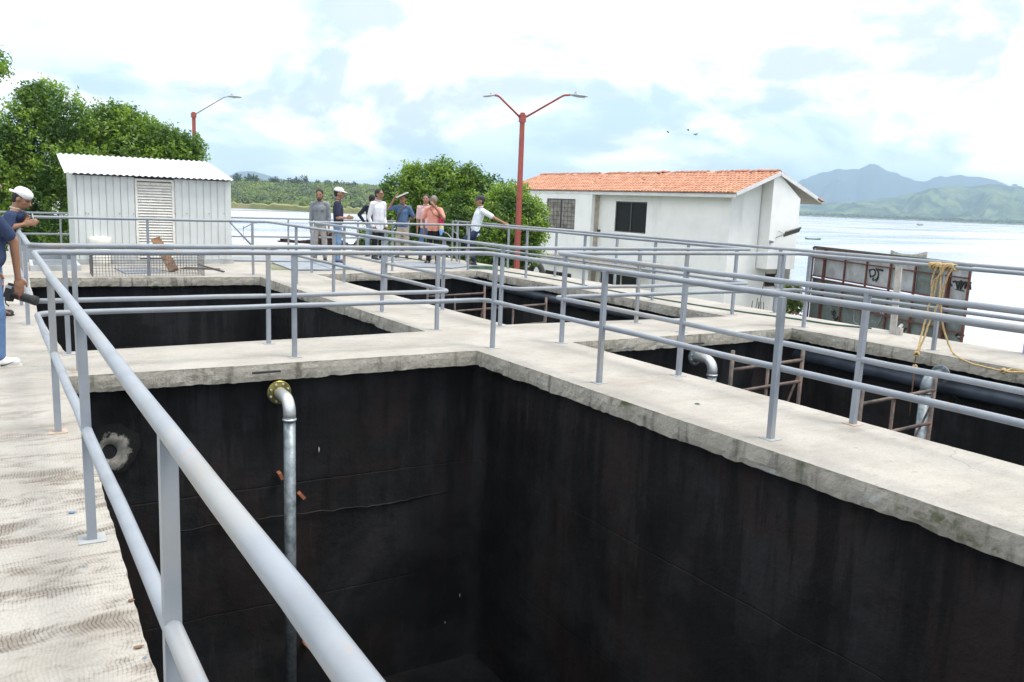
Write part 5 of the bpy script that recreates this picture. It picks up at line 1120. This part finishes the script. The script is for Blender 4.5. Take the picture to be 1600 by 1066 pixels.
    cl = MB(); rim = [neck+Vector((.062*k*math.cos(t), .058*k*math.sin(t)+.004, .012+.012*math.cos(t+math.pi/2))) for t in [j*2*math.pi/16 for j in range(16)]]; cl.tube(rim, .012*k, 6, True); cl.build('collar', collar or shirt, so, True)
    # trousers
    pm = MB(); waist = hip+Vector((0, 0, .035)); 
    for s in (-1, 1): cap(pm, waist+Vector((s*.045*k, 0, 0)), .086*k, hip+Vector((s*.055*k, 0, -.05)), .090*k); cap(pm, hip+Vector((s*.055*k, 0, -.05)), .090*k, Lg[s][0], .066*k); cap(pm, Lg[s][0], .070*k, Lg[s][1]+Vector((0, 0, .02)), .056*k)
    blob(pm, 'trousers', pants, e, vox, 3)
    shm = MB()
    MT.setdefault('shoe%d' % int(shoes[0]*1000), simple('shoe_leather', shoes, .5, .1, 9, use_obj=True))
    for s in (-1, 1):
        a_k = Lg[s][1]; shm = MB(); f0 = Vector((a_k.x, a_k.y-.03, a_k.z-.03)); cap(shm, f0, .042*k, f0+Vector((s*.02, .15, -.008)), .040*k); cap(shm, f0+Vector((0, 0, .02)), .042*k, f0+Vector((s*.008, .07, .008)), .040*k)
        sh_o = blob(shm, 'shoe', 'shoe%d' % int(shoes[0]*1000), e, max(.008, vox*.8), 1)
        so_ = MB().box((a_k.x-.045*k, a_k.y-.075*k, a_k.z-.076), (a_k.x+.05*k, a_k.y+.165*k, a_k.z-.058)); so_.build('sole', 'white' if shoes[0] > .3 else 'rubber', sh_o)
    if extras: extras(e, dict(A=A, sh=sh, hc=hc, HM=HM, hip=hip, neck=neck, chest=chest, k=k, hp=hp_, Lg=Lg, shirt=so))
    return e
def yaw_cam(deg):   # 0 = facing the camera direction reversed (towards viewer), positive turns to the photo's right
    return deg
def facing(vx, vy): return math.atan2(-vx, vy)   # local +y -> (vx,vy)
RX, RY = .86, -.51   # photo right in plan
TX, TY = -.51, -.86  # towards viewer
def dirv(r, t): x, y = RX*r+TX*t, RY*r+TY*t; return facing(x, y)
polo_navy = cloth('navy_polo', (.028, .032, .060)); grey_sh = cloth('grey_shirt', (.23, .25, .27)); white_sh = cloth('white_shirt', (.72, .72, .78)); navy_l = cloth('navy_long_sleeve', (.018, .026, .045)); blue_p = cloth('blue_polo', (.085, .15, .27)); salmon = cloth('salmon_shirt', (.72, .31, .24)); pinkw = cloth('pale_pink_tee', (.68, .45, .45)); tee = cloth('white_tee', (.70, .77, .82))
tan = cloth('stone_trousers', (.36, .34, .32)); jean = cloth('blue_jeans', (.15, .23, .36)); ljean = cloth('light_jeans', (.27, .36, .48)); blk = cloth('black_trousers', (.012, .012, .014)); beige_t = cloth('beige_trousers', (.45, .37, .31)); dnav = cloth('navy_trousers', (.022, .035, .085)); dtee = cloth('dark_navy_tee', (.040, .060, .125)); djean = cloth('worn_blue_jeans', (.105, .18, .34))
h = 1.66
shz = (.835-.048)*h
person(B(500, 407), dirv(.05, 1), 'bearded man in a grey button shirt and stone trousers standing leftmost of the group', grey_sh, tan, sleeve='rolled', beard=True, H=1.68, headnod=.25, extras=lambda e, d: MB().box((-.11, .1, 1.18), (-.03, .128, 1.20)).box((.03, .1, 1.18), (.11, .128, 1.20)).build('pocket_flap', grey_sh, d['shirt']))
person(B(527, 411), dirv(1, -.1), 'man in navy polo, blue jeans and white cap holding one hand out', polo_navy, jean, capc=(.78, .78, .8), H=1.72, shoes=(.04, .05, .09), arms={1: (Vector((.22, .03, shz-.27)), Vector((.19, .22, shz-.26))), -1: (Vector((-.24, -.02, shz-.30)), Vector((-.22, .06, shz-.56)))}, headnod=.05)
person(B(580, 401), dirv(.1, -1), 'man in dark navy long sleeves, mostly behind the white shirted man, elbow out', navy_l, ljean, sleeve='long', H=1.60, arms={-1: (Vector((-.32, -.04, shz-.24)), Vector((-.16, -.02, shz-.46))), 1: (Vector((.32, -.04, shz-.24)), Vector((.16, -.02, shz-.46)))})
person(B(590, 405.5), dirv(.75, .65), 'man in a loose white shirt, sunglasses and black trousers', white_sh, blk, sleeve='long', glasses=True, H=1.74, shirt_len=.10, headturn=.25, arms={1: (Vector((.23, -.08, shz-.27)), Vector((.18, .02, shz-.50))), -1: (Vector((-.24, -.05, shz-.27)), Vector((-.20, .08, shz-.50)))})
def ex_blue(e, d):
    w_ = d['A'][-1][1]; c = w_+Vector((.10, .03, .08)); nb = empty('x'); bpy.data.objects.remove(nb)
    MB().tube([d['sh'][-1]+Vector((0, -.02, .07)), d['chest']+Vector((-.03, .12, .12)), d['chest']+Vector((.07, .125, -.02)), d['hip']+Vector((.15, .07, .10)), d['hip']+Vector((.155, -.04, .08)), d['chest']+Vector((0, -.13, .05)), d['sh'][-1]+Vector((0, -.04, .06))], .014, 6).build('bag_strap', 'board', e, True)
pbl = B(628, 403.5); fbl = dirv(.05, 1)
person(pbl, fbl, 'man in a blue polo and beige trousers shading his head with a folded paper', blue_p, beige_t, H=1.64, arms={1: (Vector((.36, .04, shz-.07)), Vector((.20, .10, shz+.22))), -1: (Vector((-.28, -.02, shz-.26)), Vector((-.14, -.16, shz-.33)))}, extras=ex_blue, headnod=.15)
o = MB().box((-.02, -.12, -.012), (.30, .08, .012)).box((-.02, -.12, .013), (.28, .07, .02)).build('folded_paper', 'white'); o.location = V(621, 308.5, 21.1); o.rotation_euler = (0, -.45, math.atan2(RY, RX)); tag(o, 'folded white paper held over the head of the man in the blue polo', 'paper')
person(B(664, 406), dirv(.1, 1), 'dark haired man in a pale pink tee half hidden behind the grey haired man', pinkw, blue_p, H=1.66, headturn=-.2)
def ex_bag(e, d):
    P = [d['hip']+Vector((-.20, .02, .25)), d['hip']+Vector((-.21, .03, .12)), d['hip']+Vector((-.215, .04, -.02)), d['hip']+Vector((-.21, .05, -.12))]
    for (a, b, r0, r1), c in zip(((P[0], P[1], .055, .05), (P[1], P[2], .045, .055), (P[2], P[3], .058, .03)), ((.62, .03, .10), (.70, .55, .25), (.20, .40, .72))):
        m = MB(); cap(m, a, r0, b, r1); m.build('bag_section', cloth('bag_cloth', c), e, True)
    MB().tube([d['sh'][1]+Vector((-.02, -.02, .06)), d['chest']+Vector((.03, .125, .10)), d['chest']+Vector((-.06, .14, -.02)), P[0]], .009, 6).build('bag_strap', 'board', e, True)
person(B(676, 413), dirv(-.25, 1), 'grey haired man in a salmon shirt and black trousers with his hand to his mouth', salmon, blk, hair=(.22, .22, .22), H=1.64, skin=(.22, .105, .065), belly=1.12, headnod=.38, headturn=.25, arms={-1: (Vector((-.29, .10, shz-.22)), Vector((-.08, .17, shz+.06))), 1: (Vector((.27, -.02, shz-.25)), Vector((.22, .02, shz-.5)))}, extras=ex_bag, group='men standing on the deck')
pw_ = B(742, 414.5); fw = dirv(-.9, .35); WM = (Matrix.Translation(pw_) @ Matrix.Rotation(fw, 4, 'Z')).inverted()
hr = onX(781, 349, 9.90)+Vector((-.02, .1, .03)); hr = Vector((9.90, 17.05, 1.03)); hl = Vector((9.78, 18.35, 1.0))
sR = pw_+Matrix.Rotation(fw, 3, 'Z') @ Vector((.17, -.1, shz)); sL = pw_+Matrix.Rotation(fw, 3, 'Z') @ Vector((-.17, -.1, shz))
if (hr-sR).length > (hl-sR).length: hr, hl = hl, hr
person(pw_, fw, 'man in white tee and dark cap leaning back on the rail with arms spread', tee, dnav, H=1.70, capc=(.05, .055, .065), lean=(0, -.10), sit=.03, shirt_len=.04, headnod=-.05,
    arms={1: (WM @ sR.lerp(hr, .5)+Vector((0, -.03, -.01)), WM @ (hr+Vector((0, 0, .03)))), -1: (WM @ sL.lerp(hl, .5)+Vector((0, -.03, -.01)), WM @ (hl+Vector((0, 0, .03))))}, legs={1: (Vector((.12, .12, .42)), Vector((.09, .0, .08))), -1: (Vector((-.10, .30, .62)), Vector((-.10, .10, .26)))}, shoes=(.05, .07, .06))
# left foreground man
def ex_left(e, d):
    w_ = d['A'][1][1]
    pass
lp = B(-13, 571); lf = dirv(.72, -.70)
def ex_l(e, d):
    for s in (-1, 1):
        f0 = Vector(d['Lg'][s][1]); P = [f0+Vector((s*.052, .0, -.055)), f0+Vector((s*.058, .04, -.05)), f0+Vector((s*.062, .10, -.028))]
        MB().tube(P, .007, 5, r2=.002).build('shoe_stripe', 'black', e, True)
LM = (Matrix.Translation(lp) @ Matrix.Rotation(lf, 4, 'Z')).inverted()
lm = person(lp, lf, 'man in navy tee and blue jeans cut off by the left edge, holding a camera', dtee, djean, H=1.66, belly=1.2, vox=.0075, shoes=(.72, .70, .68), skin=(.30, .15, .09), collar=dtee, shirt_len=.02, group='men at the left edge',
    arms={1: (LM @ V(21, 376, 7.0), LM @ V(28, 434, 7.1)), -1: (Vector((-.24, .02, 1.02)), Vector((-.24, .10, .78)))}, extras=ex_l,
    legs={1: (Vector((.09, .04, .48)), Vector((.11, .03, .075))), -1: (Vector((-.09, .0, .48)), Vector((-.10, -.06, .075)))})
q = V(-15, 400, 9.5); fp = Vector((q.x, q.y, 0)); ff = dirv(1, -.15); FM = (Matrix.Translation(fp) @ Matrix.Rotation(ff, 4, 'Z')).inverted()
person(fp, ff, 'man in white cap bent over his phone, behind the man with the camera', dtee, jean, H=1.58, vox=.009, capc=(.80, .80, .82), capback=True, lean=(0, .30), sit=.07, headnod=.50, collar='beige', group='men at the left edge',
    arms={1: (FM @ V(14, 356, 9.3), FM @ V(37, 351, 9.35)), -1: (FM @ V(16, 354, 9.6), FM @ V(38, 346, 9.55))})
ph = V(48, 342.5, 9.45); o = MB().box((-.035, -.005, -.07), (.035, .005, .07)).box((-.031, -.0065, -.065), (.031, -.005, .065)).build('phone', 'galv'); o.location = ph; o.rotation_euler = (-.2, 1.0, math.atan2(RY, RX)-.9); tag(o, 'phone held by the man in the white cap at the left edge', 'phone')
def camera_prop():
    c = V(16, 459, 7.25); tip = V(52, 469, 7.25); ax = (tip-c).normalized(); up = (V(20, 448, 7.25)-V(8, 468, 7.25)).normalized(); sd_ = ax.cross(up).normalized(); up = sd_.cross(ax)
    e = empty('photo_camera', c, 'black and silver camera with long lens hanging in the left edge man\'s hand', 'camera'); M = Matrix((sd_, ax, up)).transposed().to_4x4()
    MB().box((-.035, -.035, -.065), (.035, .025, .065), M).build('body', 'rubber', e); MB().box((-.036, -.036, -.067), (.036, -.012, -.04), M).box((-.036, -.036, .045), (.036, .02, .068), M).build('silver_trim', 'elbow', e)
    MB().box((-.022, -.03, .068), (.022, .02, .09), M).build('prism', 'rubber', e)
    L_ = (tip-c).length+.03
    MB().lathe([(.030, .02), (.034, .04), (.036, .09), (.034, .10), (.038, .12), (.038, L_-.05), (.042, L_-.04), (.043, L_)], (0, 0, 0), tuple(ax), 20).build('lens', 'rubber', e, True); MB().lathe([(.0375, .098), (.0385, .1), (.0385, .108), (.0375, .11)], (0, 0, 0), tuple(ax), 20).build('red_ring', 'redpole', e, True)
    MB().tube([M @ Vector((.0, -.03, -.06)), M @ Vector((.01, -.01, -.09)), M @ Vector((0, .02, -.11))], .005, 5).build('strap', 'rubber', e, True)
camera_prop()
# ---------------------------------------------------------------- small litter on the deck
def litter():
    for px, py, s, m, lb in ((229, 1012, .018, 'board', 'dry brown leaf on the concrete beside the nearest posts'), (113, 801, .02, 'blue', 'small scrap of pale blue plastic on the walkway'), (219, 939, .014, 'board', 'small brown speck near the tank edge in the foreground'), (131, 886, .008, 'blue', 'tiny light blue fleck on the foreground concrete'), (240, 1028, .008, 'blue', 'tiny blue scrap at the foot of the foreground concrete'), (1090, 631, .03, 'hose', 'thin green scrap on the middle walkway edge')):
        p = B(px-(14 if px in (229, 219, 240) else 0), py, .003); n = 7; v = [(s*RS.uniform(.5, 1.3)*math.cos(2*math.pi*k/n), s*.7*RS.uniform(.5, 1.2)*math.sin(2*math.pi*k/n), RS.uniform(0, .004)) for k in range(n)]; v += [(x, y, z+.002) for x, y, z in v]
        o = obj('scrap', v, [tuple(range(n-1, -1, -1)), tuple(range(n, 2*n))]+[(i, (i+1) % n, n+(i+1) % n, n+i) for i in range(n)], m); o.location = p; tag(o, lb, 'litter')
litter()
# ---------------------------------------------------------------- haze
def haze():
    m = bpy.data.materials.new('haze_air'); m.use_nodes = True; nt = m.node_tree; nt.nodes.clear(); out = nt.nodes.new('ShaderNodeOutputMaterial'); pv = nt.nodes.new('ShaderNodeVolumePrincipled')
    pv.inputs['Color'].default_value = (.56, .77, 1, 1); pv.inputs['Density'].default_value = HAZE; pv.inputs['Anisotropy'].default_value = 0; nt.links.new(pv.outputs[0], out.inputs['Volume'])
    o = MB().box((-R_-50, -R_-50, WZ-2), (R_+50, R_+50, 335)).build('haze', m); o['kind'] = 'stuff'; o['label'] = 'pale blue air between the camera and the far mountains'
HAZE = 2.6e-4
haze()
